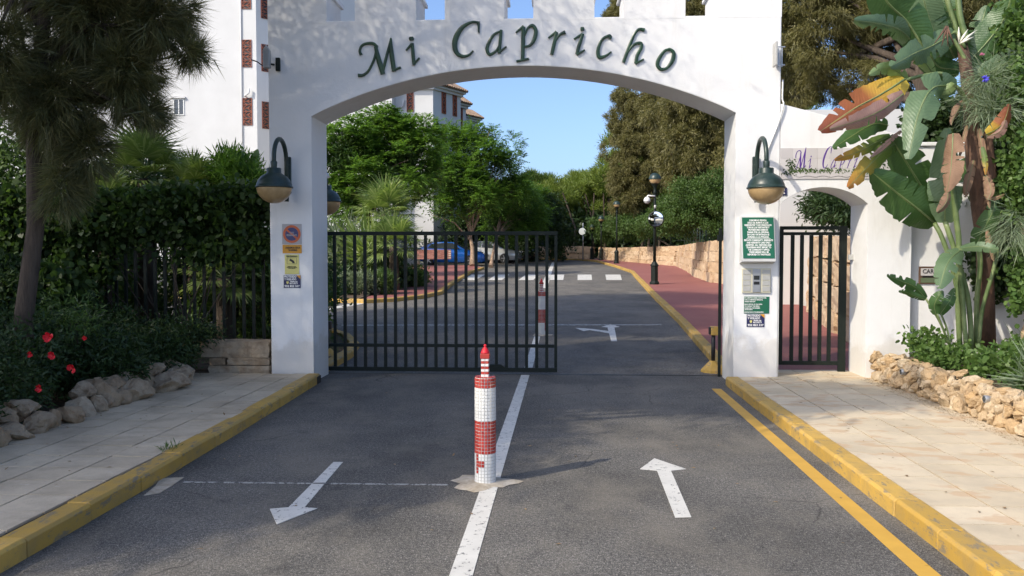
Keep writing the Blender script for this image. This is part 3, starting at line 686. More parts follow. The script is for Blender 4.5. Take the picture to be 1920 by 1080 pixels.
# ================================================================== WALL LAMPS
def wall_lamp(loc, s=1, label='', dirn=-1):
    """loc: plate centre on the wall; arm reaches out along y*dirn"""
    X, Y, Z = loc; d = dirn
    t = empty('wall_lamp', loc, label, 'wall lamp', 'green gooseneck wall lamps on the arch')
    MB().box((X, Y+d*.016, Z), (.085,.03,.46)).build('wall_plate', M['lamp_green'], t, bevel=.02, seg=3)
    pts = [(X, Y+d*.075, Z-.33), (X, Y+d*.075, Z+.15)]
    for k in range(1, 15):
        a = math.pi*k/14; pts.append((X, Y+d*(.075+.235*(1-math.cos(a))), Z+.15+.26*math.sin(a)))
    pts.append((X, Y+d*.545, Z+.07))
    MB().tube(pts, .027, 12).build('arm', M['lamp_green'], t)
    mb = MB().cyl((X, Y+d*.02, Z+.13), (X, Y+d*.08, Z+.13), .02).cyl((X, Y+d*.02, Z-.13), (X, Y+d*.08, Z-.13), .02); mb.build('bracket', M['lamp_green'], t)
    C_ = (X, Y+d*.545, Z-.18)
    MB().lathe(C_, [(.001,.30),(.034,.30),(.040,.285),(.036,.235),(.034,.20)], 16).build('collar', M['lamp_green'], t)
    MB().lathe(C_, [(.0,.218),(.078,.218),(.084,.212),(.084,.16),(.094,.150),(.15,.118),(.185,.075),(.205,.03),(.211,.0),(.220,-.002),(.220,-.018),(.206,-.02)], 32).build('shade', M['lamp_green'], t)
    MB().lathe(C_, [(.2055*math.cos(a), -.012-.19*math.sin(a)) for a in [R(90)*k/12 for k in range(13)]], 32).build('globe', M['globe'], t)
    return t
wl = onY(541, 350, 0); wall_lamp((wl.x, 0, wl.z+.14), label='green gooseneck wall lamp on the left pillar above the no parking sticker')
wr = onY(1416, 348, 0); wall_lamp((wr.x, 0, wr.z+.12), label='green gooseneck wall lamp on the right pillar above the green notice')
wall_lamp((-3.13-.10, WT, wl.z+.08), label='wall lamp on the back of the left pillar, half hidden by it', dirn=1)
tag(MB().bb(-3.22,-3.16,WT,WT+.06,2.62,2.70).tube([(-3.19,WT+.05,2.66),(-3.14,WT+.30,2.68)], .04, 10).build('security_camera', M['white_plastic']), 'white camera above the lamp behind the left pillar', 'camera')

# ================================================================== STICKERS, NOTICES, INTERCOM
def panel(name, x0, y0, x1, y1, m_, label, th=.006, cat_='sign', Y=0.):
    a, b = onY(x0, y0, Y), onY(x1, y1, Y); c_ = (a+b)/2
    t = empty(name, (c_.x, Y, b.z), label, cat_)
    MB().box((c_.x, Y-th/2-.001, c_.z), (abs(b.x-a.x), th, abs(a.z-b.z))).build('panel', m_, t, bevel=.0015)
    return t, c_, abs(b.x-a.x), abs(a.z-b.z), Y-th-.001
t, c_, W_, H_, y_ = panel('no_parking_sign', 529, 420, 566, 458, M['sign_metal'], 'square no parking sticker with red ring and blue disc on the left pillar')
for r_, m_, dy in ((.112, 'sign_red', .0015), (.083, 'sign_blue', .003)):
    MB().cyl((c_.x, y_, c_.z), (c_.x, y_-dy, c_.z), r_, n=40, smooth=False).build('ring' if r_ > .1 else 'disc', M[m_], t)
MB().box((c_.x, y_-.0035, c_.z), (.165,.001,.022), Matrix.Rotation(R(40), 3, 'Y')).build('diagonal_bar', M['sign_red'], t)
text('lettering', 'VADO\nPERMANENTE', .032, (c_.x, y_-.0045, c_.z), t, M['sign_metal'], .0006, .13)
t, c_, W_, H_, y_ = panel('tow_away_sticker', 530, 459, 566, 475, M['sign_orange'], 'torn orange sticker directly below the no parking sign')
text('lettering', 'AVISAMOS GRUA\n24 HORAS', .033, (c_.x+.01, y_-.001, c_.z), t, M['print_dark'], .001, .19)
t, c_, W_, H_, y_ = panel('camera_warning_sign', 534, 477, 561, 514, M['sign_yellow'], 'pale yellow camera surveillance notice on the left pillar')
text('lettering', 'ZONA VIDEOVIGILADA', .024, (c_.x, y_-.001, c_.z+.10), t, M['print_dark'], .0005, .14)
mb = MB()
for q in ((0,.082,.12,.003),(0,.005,.12,.003),(-.06,.0435,.003,.08),(.06,.0435,.003,.08)): mb.box((c_.x+q[0], y_-.001, c_.z+q[1]), (q[2],.001,q[3]))
mb.build('border_print', M['print_dark'], t)
mb = MB().box((c_.x, y_-.001, c_.z+.045), (.06,.001,.026), Matrix.Rotation(R(28), 3, 'Y')); mb.box((c_.x+.022, y_-.0018, c_.z+.022), (.03,.001,.016)); mb.build('camera_print', M['print_dark'], t)
text('lettering', 'RESPONSABLE DEL FICHERO\nPUEDE EJERCITAR SUS DERECHOS\nANTE LA COMUNIDAD', .013, (c_.x, y_-.001, c_.z-.04), t, M['print_dark'], 0, .13)
def guard(x0, y0, x1, y1, label):
    t, c_, W_, H_, y_ = panel('security_sticker', x0, y0, x1, y1, M['sign_navy'], label)
    text('lettering', 'PROTEGIDO\nY VIGILADO', H_*.22, (c_.x-W_*.10, y_-.001, c_.z+H_*.28), t, M['sign_white'], .0012, W_*.72)
    text('lettering', 'PRIMLAB\nSECURITY', H_*.15, (c_.x+W_*.10, y_-.001, c_.z-H_*.08), t, M['sign_white'], .0008, W_*.5)
    text('lettering', '952 823 537', H_*.22, (c_.x, y_-.001, c_.z-H_*.36), t, M['sign_white'], .0012, W_*.9)
    MB().prism([(c_.x-W_*.33, y_-.0005, c_.z+H_*.02),(c_.x-W_*.20, y_-.0005, c_.z+H_*.02),(c_.x-W_*.20, y_-.0005, c_.z-H_*.12),(c_.x-W_*.265, y_-.0005, c_.z-H_*.2),(c_.x-W_*.33, y_-.0005, c_.z-H_*.12)], (0,-.001,0)).build('shield_print', M['sign_yellow'], t)
    MB().prism([(c_.x+W_*.5, y_-.0005, c_.z+H_*.5),(c_.x+W_*.5, y_-.0005, c_.z+H_*.2),(c_.x+W_*.25, y_-.0005, c_.z+H_*.5)], (0,-.001,0)).build('corner_print', M['sign_orange'], t)
guard(532, 516, 564, 540, 'navy guard company sticker with phone number on the left pillar')
guard(1400, 589, 1433, 613, 'navy guard company sticker with phone number on the right pillar')
# green notice box
a, b = onY(1387, 406, 0), onY(1449, 495, 0)
nb = empty('notice_box', ((a.x+b.x)/2, 0, b.z), 'green community notice in a white hooded box on the right pillar', 'notice')
cx, zt_, zb_ = (a.x+b.x)/2, a.z, b.z; hw = (b.x-a.x)/2
mb = MB(); mb.prism([(cx-hw,0,zt_),(cx-hw,-.05,zt_),(cx-hw,-.15,zb_+.055),(cx-hw,-.15,zb_+.03),(cx-hw,0,zb_-.0)], (2*hw,0,0)); mb.build('box', M['plaster_far'], nb, bevel=.004)
tilt = math.atan2(.10, zt_-zb_-.055)
Rn = Matrix.Rotation(-tilt, 4, 'X')
zc2 = (zt_+zb_+.055)/2; ph = (zt_-zb_-.055)*.96
MB().box((0,0,0), (2*hw-.03,.006,ph)).build('panel', M['sign_green'], nb, origin=(0,0,0))
pn = bpy.data.objects[[o.name for o in nb.children][-1]]
off = Vector((cx, -.105, zc2)); pn.location = off-loc_of(nb); pn.rotation_euler = (-tilt, 0, 0)
def tilted_text(body, size, z_, wd):
    o = text('lettering', body, size, (0,0,0), None, M['sign_white'], .0012, wd); o.parent = nb
    loc_ = Rn.to_3x3()@Vector((0,-.0045,z_)); 
    me = o.data; me.transform(Matrix.Translation(o.location)); o.location = off+loc_-loc_of(nb); o.rotation_euler = (-tilt,0,0)
L1 = ['COMUNIDAD PRIVADA','SOLO SE ADMITE A LOS','RESIDENTES Y SUS VEHICULOS','TODOS LOS VISITANTES Y','PROVEEDORES DEBERAN','PASAR POR LA OFICINA.','EN CASO DE ENTRADA SE','AVISARA A LA POLICIA.']
L2 = ['PRIVATE COMMUNITY. RESIDENTS','AND RESIDENTS CARS ONLY','ADMITED. ALL VISITORS AND','TRADESMAN MUST REPORT TO','THE COMMUNITY OFFICE.','TRESPASSERS WILL BE','REPORTED TO THE POLICE']
k = ph/17.2
for i, s_ in enumerate(L1): tilted_text(s_, k*1.0, ph/2-k*(1.3+i), (2*hw-.03)*min(.9, .033*len(s_)))
for i, s_ in enumerate(L2): tilted_text(s_, k*1.0, ph/2-k*(9.7+i), (2*hw-.03)*min(.93, .033*len(s_)))
o = MB().box((0,0,0), (.29,.001,.005)).build('rule_print', M['sign_white'], nb, origin=(0,0,0)); o.location = off+Rn.to_3x3()@Vector((0,-.004,ph/2-k*8.95))-loc_of(nb); o.rotation_euler = (-tilt,0,0)
# intercom
a, b = onY(1391, 503, 0), onY(1444, 549, 0); cx = (a.x+b.x)/2; zc2 = (a.z+b.z)/2; W_ = b.x-a.x; H_ = a.z-b.z
ic = empty('intercom', (cx, 0, b.z), 'beige door intercom panel under the green notice box', 'intercom')
MB().box((cx,-.012,zc2), (W_,.024,H_)).build('back_plate', M['cream'], ic, bevel=.004)
bm_ = MB().box((0,0,0), (W_*.27,.006,H_*.19)).mesh('call_button', M['grey_plastic'])
for sx_ in (-1, 1):
    for j in range(4): inst('call_button', bm_, ic, (cx+sx_*W_*.34, -.027, zc2+H_*(.345-.225*j)))
MB().box((cx,-.028,zc2), (W_*.28,.008,H_*.94)).build('centre_strip', M['grey_metal'], ic, bevel=.002)
MB().box((cx,-.033,zc2+H_*.12), (W_*.20,.004,H_*.17)).build('display', M['glass'], ic); MB().box((cx,-.033,zc2-H_*.1), (W_*.20,.004,H_*.12)).build('speaker_grille', M['black'], ic)
# small green notice
t, c_, W_, H_, y_ = panel('small_notice', 1395, 556, 1442, 588, M['sign_green'], 'small green notice with white text below the intercom', cat_='notice')
for i, (s_, z_) in enumerate([('SR. CLIENTE: SI DESEA CONTACTAR', .42),('CON LA COMUNIDAD MARQUE EL', .31),('NUMERO INDICADO', .20),('DEAR VISITOR: IF YOU WISH', .04),('TO CONTACT THE OFFICE', -.07),('PLEASE DIAL THE NUMBER', -.18),('SHOWN ABOVE', -.27),('GRACIAS POR SU COLABORACION', -.42)]):
    text('lettering', s_, H_*.10, (c_.x-W_*.46+W_*.026*len(s_)*.5, y_-.001, c_.z+H_*z_), t, M['sign_white'], .0006, W_*.028*len(s_))

# floodlights / aerials at both ends of the arch, cable
def aerial(px_, py0, py1, label, s):
    a, b = onY(px_, py0, 0), onY(px_, py1, 0)
    t = empty('panel_antenna', (a.x, -.1, b.z), label, 'antenna', 'small panel antennas at the arch ends')
    h = a.z-b.z
    if s < 0:
        mb = MB(); mb.prism([(a.x-.05,-.22,b.z),(a.x+.03,-.22,b.z),(a.x+.03,-.22,a.z-.06),(a.x-.01,-.22,a.z),(a.x-.05,-.22,a.z-.06)], (0,.07,0)); mb.build('housing', M['grey_metal'], t, bevel=.006)
        MB().tube([(a.x+.02,-.02,b.z+.08),(a.x+.0,-.15,b.z+.06)], .012).box((a.x+.075,-.025,b.z+.08), (.05,.04,.16)).build('bracket', M['gate'], t)
        MB().tube([(a.x-.05,-.16,b.z+.02),(a.x-.16,-.1,b.z+.10),(a.x-.26,-.03,b.z+.14)], .008, 6).build('cable', M['black'], t)
    else:
        MB().box((a.x-.04,-.20,(a.z+b.z)/2), (.025,.16,h)).build('housing', M['grey_plastic'], t, bevel=.006)
        mb = MB()
        for xx in (.045, .085): mb.bb(a.x+xx-.007, a.x+xx+.007, -.03, -.016, b.z+.03, a.z-.02)
        mb.bb(a.x-.02, a.x+.09, -.15, -.135, a.z-.04, a.z-.028); mb.bb(a.x-.02, a.x+.09, -.15, -.135, b.z+.02, b.z+.034); mb.bb(a.x+.0, a.x+.02, -.10, -.02, b.z+.04, a.z-.05)
        mb.build('bracket', M['grey_metal'], t)
aerial(511, 92, 134, 'grey pointed panel antenna at the upper left end of the arch', -1)
aerial(1452, 88, 131, 'grey box antenna on a wire bracket at the upper right end of the arch', 1)
q = [onY(1468, 150, -.02), onY(1467, 185, -.02), onY(1469, 197, -.03), onY(1458, 235, -.02), onY(1441, 278, -.02), onY(1437, 300, -.015)]
tag(MB().tube([Vector(v[:]) for v in catmull([tuple(p) for p in q], 5)], .010, 7).build('cable', M['white_plastic']), 'pale cable running down the wall above the right lamp', 'cable')

# ================================================================== BOLLARDS
def bollard(loc, label):
    X, Y, Z = loc; t = empty('bollard', loc, label, 'bollard', 'red and white mosaic lighthouse bollards')
    r = .070; H = .735
    MB().lathe(loc, [(r,0),(r,H),(0,H+.001)], 24).build('core', M['white_mortar'], t)
    nc = 20; rows = 32; th = H/rows; wt, rd = MB(), MB()
    for j in range(rows):
        z = (j+.5)*th; red = (9 <= j <= 18) or j >= rows-3
        for i in range(nc):
            if red is False and 3 <= j <= 8 and i in (12, 13, 14) and (i == 12 or j in (5, 6)) : tgt = rd
            else: tgt = rd if red else wt
            a = 2*math.pi*(i+.5)/nc; Rm = Matrix.Rotation(a, 3, 'Z'); e = random.uniform(-.0006, .0006)
            tgt.box(Vector(loc)+Rm@Vector((r+.0015+e, 0, z)), (.005, 2*math.pi*r/nc*.80, th*.80), Rm)
    for rr, n_ in ((.06, 14), (.036, 8)):
        for i in range(n_): a = 2*math.pi*(i+.5)/n_; Rm = Matrix.Rotation(a, 3, 'Z'); rd.box(Vector(loc)+Rm@Vector((rr,0,H+.004)), (.02,2*math.pi*rr/n_*.8,.006), Rm)
    tag(wt.build('white_mosaic', M['tile_white'], t), kind='stuff'); tag(rd.build('red_mosaic', M['tile_red'], t), kind='stuff')
    tw_ = empty('turret', (X, Y, Z+H)); tw_.parent = t; tw_.location = (0,0,H)
    MB().box((X, Y, Z+H+.065), (.046,.046,.13)).build('turret_shaft', M['white_mortar'], tw_)
    a_, b_ = MB(), MB()
    for j in range(7):
        for k in range(4):
            Rm = Matrix.Rotation(k*R(90), 3, 'Z')
            for s_ in (-1, 1): (a_ if j % 2 else b_).box(Vector((X,Y,Z+H+.005+.0185*(j+.5)))+Rm@Vector((.0245,s_*.0125,0)), (.005,.0215,.016), Rm)
    tag(a_.build('red_stripe_tiles', M['tile_red'], tw_), kind='stuff'); tag(b_.build('white_stripe_tiles', M['tile_white'], tw_), kind='stuff')
    MB().box((X, Y, Z+H+.150), (.064,.064,.036)).build('lantern_base', M['tile_red'], tw_, bevel=.004)
    MB().lathe((X, Y, Z+H+.170), [(.031,0),(.031,.004),(.026,.016),(.014,.036),(.006,.044),(.012,.050),(.008,.060),(0,.062)], 14).build('lantern_dome', M['petal_red'], tw_)
    return t
pb = onG(910, 906)
mb = MB(); ring = []
for k in range(26):
    a = 2*math.pi*k/26; rr = .20*(1+.22*math.sin(3*a+1)+.12*math.sin(7*a)+random.uniform(-.06,.06)); ring.append((pb.x-.02+rr*1.1*math.cos(a), pb.y+rr*.95*math.sin(a), .003))
top_ = [((x-pb.x)*.8+pb.x, (y-pb.y)*.8+pb.y, .014) for x, y, z in ring]
n = 26; mb.add(ring+top_+[(pb.x, pb.y, .022)], [(k, (k+1) % n, n+(k+1) % n, n+k) for k in range(n)]+[(n+k, n+(k+1) % n, 2*n) for k in range(n)], True)
bo = bollard((pb.x, pb.y, .012), 'near red and white mosaic bollard shaped like a lighthouse, in front of the gate')
mb.build('mortar_foot', M['mortar'], bo)
pb2 = onG(1015, 627)
b2 = copy_tree(bo, None, Vector((pb2.x, pb2.y, G(pb2.y)))); b2['label'] = 'far red and white mosaic bollard seen through the sliding gate'; b2.rotation_euler[2] = 1.9; b2.scale = (1.08,1.08,1.08)

# photocell posts
def photopost(loc, h, label, box_m):
    X, Y, Z = loc; t = empty('sensor_post', loc, label, 'sensor post', 'gate sensor posts')
    MB().lathe(loc, [(.17,-.05),(.165,.03),(.12,.075),(.05,.15),(0,.155)], 10, False).build('concrete_foot', M['kerb'], t)
    MB().cyl((X,Y,Z+.06),(X,Y,Z+h), .028, n=12).build('post', M['black'], t)
    MB().box((X+.01,Y,Z+h), (.10,.10,.12)).build('sensor_box', M[box_m], t, bevel=.008)
    MB().box((X-.05,Y,Z+h), (.02,.08,.10)).build('sensor_lens', M['black'], t, bevel=.004)
q = onG(1337, 697); photopost((q.x, q.y, G(q.y)), .56, 'yellow topped sensor post by the right kerb behind the gate', 'kerb')
q = onG(637, 672); photopost((-3.42, 2.0, .05), .50, 'black sensor post on the small lawn behind the left pillar', 'black')
# ================================================================== STONES
from mathutils import noise as mn
def stone_mesh(seed, rough_=.16, sub=2, boxy=.0, m_=None, name='stone'):
    bm = bmesh.new(); r_ = random.Random(seed)
    if boxy:
        bmesh.ops.create_cube(bm, size=2.0); bmesh.ops.subdivide_edges(bm, edges=bm.edges[:], cuts=4, use_grid_fill=True)
        for v in bm.verts:
            v.co = v.co*(1-.06*(v.co.length-1)*(1-boxy)*3)
            q_ = v.co*1.1+Vector((seed*7.3,0,0)); v.co += mn.noise_vector(q_)*rough_*2.2+mn.noise_vector(q_*3.1)*rough_*1.1
    else:
        bmesh.ops.create_icosphere(bm, subdivisions=3, radius=1.0)
        pl = [(Vector((r_.gauss(0,1), r_.gauss(0,1), r_.gauss(0,1))).normalized(), r_.uniform(.5, .85)) for _ in range(9)]
        for v in bm.verts:
            for n_, d_ in pl:
                k = v.co.dot(n_)
                if k > d_: v.co -= n_*(k-d_)
            q_ = v.co*1.3+Vector((seed*5.7,0,0)); v.co += mn.noise_vector(q_)*rough_*1.6+mn.noise_vector(q_*2.7)*rough_*1.1+mn.noise_vector(q_*6.5)*rough_*.6
    me = bpy.data.meshes.new(name); bm.to_mesh(me); bm.free(); me.materials.append(m_)
    me.polygons.foreach_set('use_smooth', [False]*len(me.polygons)); return me
# planter of rough stones on the right
XP = 3.80
pw = empty('planter_wall', (XP+.15, -3, .1), 'low curving planter wall of rough ochre stones beside the right pavement', 'planter')
SM = [stone_mesh(i, .14, 2, 0, M['stone_warm']) for i in range(12)]
def ptop(y): return .40 if y > -2.2 else .40-.05*(-2.2-y)
MB().bb(XP+.085, XP+.30, -6.2, -.02, .0, .34).build('mortar_core', M['soil'], pw)  # dark soil colour paints the shade of the crevices between the stones
mb = MB().bb(XP+.2, 9, -6.2, .09, .05, .36); mb.build('planting_soil', M['soil'], pw)
z = .105; row = 0
for row, (zz_, hh) in enumerate([(.160,.062),(.258,.058),(.345,.052)]):
    y = -6.2+random.random()*.1
    while y < -.10:
        wdt = random.choice((.045,.06,.075,.10,.125)); sz = hh*random.uniform(.85, 1.2)
        inst('stone', random.choice(SM), pw, (XP+.06+row*.018+random.uniform(-.025,.025), y+wdt, zz_+random.uniform(-.018,.018)), (random.uniform(-.9,.9), random.uniform(-.9,.9), random.uniform(-1,1)), (.09, max(.05, wdt*.92), sz*1.22))
        y += wdt*1.72
for i in range(60):     # small filling stones
    inst('stone', random.choice(SM), pw, (XP+.03+random.uniform(0,.05), random.uniform(-6,-.1), random.uniform(.13,.37)), (random.uniform(0,6), random.uniform(0,6), random.uniform(0,6)), (.05, random.uniform(.03,.055), random.uniform(.025,.045)))
for i in range(26):     # top course lying back on the soil
    inst('stone', random.choice(SM), pw, (XP+.17+random.uniform(-.03,.05), -6.1+i*.235+random.uniform(-.05,.05), .385+random.uniform(-.02,.02)), (random.uniform(-.3,.3), random.uniform(-.3,.3), random.uniform(0,6)), (.10, .10, .045))
for (pxx, pyy, lb_) in ((1684, 697, 'small round spotlight set in the planter wall near the arch'), (1839, 748, 'small round spotlight set in the planter wall nearer the camera')):
    r_ = ray(pxx, pyy); P = CAM+r_*((XP-.035-CAM.x)/r_.x)
    t = empty('spotlight', P, lb_, 'spotlight', 'planter spotlights')
    MB().cyl(P+Vector((.08,0,0)), P+Vector((.028,0,0)), .034, n=20, smooth=True).build('housing', M['grey_metal'], t, bevel=.003)
    MB().cyl(P+Vector((.029,0,0)), P+Vector((.024,0,0)), .025, n=20).build('lens', M['glass'], t)
# rocks edging the left pavement
er = empty('rock_edging', (-4.4, -3, .05), 'row of brown rocks edging the flower bed by the left pavement', 'rock edging')
SD = [stone_mesh(50+i, .12, 2, 0, M['stone_dark']) for i in range(8)]
y = -9.0
while y < -.7:
    wdt = random.uniform(.08, .17); y += wdt
    xx = -4.40 - (.18 if y > -2 else 0)*(y+2)/1.5*.6
    inst('rock', random.choice(SD), er, (xx+random.uniform(-.03,.03), y, .16), (random.uniform(-.3,.3), random.uniform(-.3,.3), random.uniform(0,6)), (wdt*.85, wdt*1.1, random.uniform(.08,.13)))
    if random.random() < .6: inst('rock', random.choice(SD), er, (xx-.16, y+.08, .28), (random.uniform(-.3,.3), 0, random.uniform(0,6)), (.14, .15, .10))
    y += wdt*.85
# pale flat rocks near the arch
for X_, Y_, a_, b_, c_ in ((-4.35,-2.0,.15,.26,.17),(-4.28,-1.35,.20,.30,.15),(-4.42,-.75,.16,.30,.13),(-4.5,-2.35,.2,.2,.26)):
    inst('rock', random.choice(SD), er, (X_, Y_, .18), (0,0,random.uniform(-.3,.3)), (a_, b_, c_))
# stacked stone blocks at the left pillar foot
sb = empty('stone_bench', (-4.15, .12, .1), 'low stack of long weathered stone blocks against the left pillar', 'stone blocks')
BMs = [stone_mesh(80+i, .035, 2, .9, M['stone_dark']) for i in range(5)]
for (xa, xb_, za, zb_) in ((-4.52,-3.63,.30,.505),(-4.40,-4.20,.20,.29),(-4.18,-3.63,.205,.295),(-4.42,-3.63,.09,.195)):
    inst('stone_block', random.choice(BMs), sb, ((xa+xb_)/2, .17, (za+zb_)/2), (0,0,random.uniform(-.02,.02)), ((xb_-xa)/2, .16, (zb_-za)/2))

def block_wall(name, label, path, hfun, rows, lw=(.45,.95), thick=.32, z0=.0, msh=None, batter=.04):
    """courses of big blocks along a ground path, each block a part"""
    root = empty(name, (path[0][0], path[0][1], G(path[0][1])), label, 'wall')
    P = [Vector(p) for p in path]; seg = [(P[i+1]-P[i]).length for i in range(len(P)-1)]; tot = sum(seg)
    def at(s):
        for i, l in enumerate(seg):
            if s <= l or i == len(seg)-1: return P[i].lerp(P[i+1], min(1, s/l)), (P[i+1]-P[i]).normalized()
            s -= l
    for r_ in range(rows):
        s = random.uniform(-.3, 0); 
        while s < tot:
            l = random.uniform(*lw); c_, d_ = at(max(0, s+l/2)); H_ = hfun(max(0, s)); hh = H_/rows
            nrm = Vector((-d_.y, d_.x)); j = random.uniform(-.03, .03)
            pos = c_+nrm*(thick/2+r_*batter+j)
            inst('stone_block', random.choice(msh), root, (pos.x, pos.y, G(pos.y)+z0+hh*(r_+.5)), (random.gauss(0,.02), random.gauss(0,.02), math.atan2(d_.y, d_.x)+random.gauss(0,.02)), (l/2*.985, thick/2, hh/2*.975))
            s += l
    # rough packing behind the joints
    return root
BW = [stone_mesh(120+i, .055, 2, .8, M['stone_block']) for i in range(9)]
W1 = [(6.35,17.6),(5.55,21.2),(5.62,24.5),(6.1,30),(6.5,36.5),(4.35,43.6),(3.4,47.2),(2.9,50.4)]
block_wall('retaining_wall', 'long sandstone block wall along the red pavement behind the arch', W1[::-1], lambda s: .85+min(1, max(0, (s-3)/28))*.75, 4, (.5,1.25), .4, .06, BW)
block_wall('retaining_wall', 'low brown stone wall across the far end of the drive', [(-14,52.2),(-3,53.0),(1.0,52.6),(2.6,51.0)][::-1], lambda s: .95, 2, (.8,1.6), .4, .0, BW)
W2 = [(4.72,3.4),(5.1,6.0),(5.75,9.4),(6.4,11.5)]
block_wall('rock_wall', 'tall wall of big sandstone rocks seen through the footpath gate', W2[::-1], lambda s: 1.75, 4, (.7,1.4), .5, .05, [stone_mesh(150+i, .09, 2, .6, M['stone_block']) for i in range(6)])
block_wall('rock_wall', 'wall of large sandstone boulders behind the big leaved plant at the right edge', [(11.5,-.9),(7.6,-.55),(5.95,-.35)], lambda s: 2.5, 5, (.7,1.3), .5, .3, [stone_mesh(160+i, .09, 2, .6, M['stone_block']) for i in range(6)])
# white garden building seen through the footpath gate
gw = empty('garden_building', (6.2, 12, .3), 'white walls of a low building seen through the footpath gate', 'building')
MB().bb(4.72, 5.08, 11.0, 11.4, .1, 4.4).build('corner_pillar', M['plaster_far'], gw); MB().bb(5.082, 9.5, 11.12, 11.5, .1, 5.2).build('wall', M['plaster_far'], gw)

# ================================================================== BUILDINGS
def lattice_mesh(w_, h_, name='lattice'):
    mb = MB(); t = .035; d = .06
    mb.bb(-w_/2, -w_/2+t, -d, 0, 0, h_).bb(w_/2-t, w_/2, -d, 0, 0, h_)
    nz = max(2, round(h_/.23)); hz = h_/nz
    for j in range(nz+1): mb.bb(-w_/2, w_/2, -d*.9, 0, max(0, j*hz-t/2), min(h_, j*hz+t/2))
    def bar(xa, za, xb_, zb_):
        dv = Vector((xb_-xa, 0, zb_-za)); nn_ = Vector((-dv.z, 0, dv.x)).normalized()*t/2
        mb.prism([Vector((xa,-d*.8,za))+nn_, Vector((xa,-d*.8,za))-nn_, Vector((xb_,-d*.8,zb_))-nn_, Vector((xb_,-d*.8,zb_))+nn_], (0,d*.7,0))
    for j in range(nz):
        for a_, b_ in ((-w_/2, 0), (0, w_/2)):
            if j % 2: bar(a_, j*hz, b_, (j+1)*hz)
            else: bar(a_, (j+1)*hz, b_, j*hz)
    return mb.mesh(name, M['terracotta'])
def lattice(parent, me, X, Y, Z, rot, w_, h_, dark):
    o = inst('lattice', me, parent, (X, Y, Z), (0,0,rot))
    d = inst('opening', dark, parent, (X, Y, Z), (0,0,rot)); return o  # black sheet on the solid wall, painted for the dark depth behind the lattice
YB = 50.0
def bx(x, y=300, Y=YB): return onY(x, y, Y).x
def bz(y, x=460, Y=YB): return onY(x, y, Y).z
bl = empty('apartment_block', (bx(300), YB, .7), 'tall white apartment block with terracotta lattice windows behind the left garden', 'building')
xc = bx(483); z0b = G(YB)-.2; ztb = 25.
ang = R(48); ux, uy = math.cos(ang), math.sin(ang); LB = 10.5
xe, ye = xc+ux*LB, YB+uy*LB
mb = MB(); foot = [(-46, YB), (xc, YB), (xe, ye), (xe-7, ye+6), (-46, YB+12)]
mb.prism([(x, y, z0b) for x, y in foot], (0,0,ztb-z0b)); wallo = mb.build('wall', M['plaster_far'], bl)
lw_, lh_ = bx(474)-bx(457), bz(184)-bz(235)
lme = lattice_mesh(lw_, lh_); ome = MB().bb(-lw_/2, lw_/2, -.006, .03, 0, lh_).mesh('opening', M['black'])  # flat black panel in place of the shaded depth
for zt_, zb_ in ((-37,17),(75,126),(183,235),(-150,-95)):
    lattice(bl, lme, bx(465.5), YB-.004, bz(zb_), 0, lw_, lh_, ome)
for zt_, zb_ in ((-20,34),(83,134),(190,242)):
    s_ = .72; lattice(bl, lme, xc+ux*s_, YB+uy*s_-.006, bz(zb_-2), ang, lw_*1.3, lh_, ome)
    s_ = 2.7; lattice(bl, lme, xc+ux*s_, YB+uy*s_-.006, bz(zb_-2), ang, lw_*1.3, lh_, ome)
mb = MB().tube([(bx(455), YB-.07, z0b), (bx(455), YB-.07, ztb)], .045, 8); mb.build('drain_pipe', M['plaster_far'], bl)
mb = MB().tube([(bx(462), YB-.05, bz(181)), (bx(463), YB-.20, bz(180)), (bx(470), YB-.22, bz(176)), (bx(471), YB-.22, bz(167))], .07, 8); mb.build('vent_pipe', M['plaster_far'], bl)
def window(parent, xa, xb_, za, zb_, Y, lintel=True):
    f_ = MB(); t = .06; f_.bb(xa, xb_, Y-.05, Y, za, za+t).bb(xa, xb_, Y-.05, Y, zb_-t, zb_).bb(xa, xa+t, Y-.05, Y, za+t, zb_-t).bb(xb_-t, xb_, Y-.05, Y, za+t, zb_-t).bb((xa+xb_)/2-.03, (xa+xb_)/2+.03, Y-.045, Y, za+t, zb_-t)
    o = f_.build('window', M['white_plastic'], parent); MB().bb(xa+t, xb_-t, Y-.02, Y-.002, za+t, zb_-t).build('pane', M['glass'], o)
    if lintel: MB().bb(xa-.12, xb_+.12, Y-.16, Y, zb_+.02, zb_+.14).build('lintel', M['plaster_far'], parent)
window(bl, bx(327), bx(347), bz(215), bz(184), YB); window(bl, bx(322), bx(347), bz(328), bz(298), YB); window(bl, bx(120), bx(150), bz(215), bz(170), YB); window(bl, bx(120), bx(150), bz(105), bz(60), YB)
MB().bb(bx(205), bx(483), YB-.4, YB, bz(-160), bz(-150)).build('cornice', M['plaster_far'], bl)
for a_ in ((458,69),(494,125),(495,168),(493,270)):
    pass
# far wing seen through the arch
YC = 41.0
def cx_(x, Y=YC): return onY(x, 200, Y).x
def cz_(y, x=700, Y=YC): return onY(x, y, Y).z
fb = empty('apartment_wing', (cx_(720), YC, 1), 'far white apartment wing with tiled eaves seen through the arch', 'building')
z0 = .6
MB().bb(cx_(560), cx_(735), YC, YC+10, z0, cz_(60)).build('wall', M['plaster_far'], fb)
MB().bb(cx_(735)-.001, cx_(790), YC+1.2, YC+11, z0, cz_(90)).build('wall', M['plaster_far'], fb)
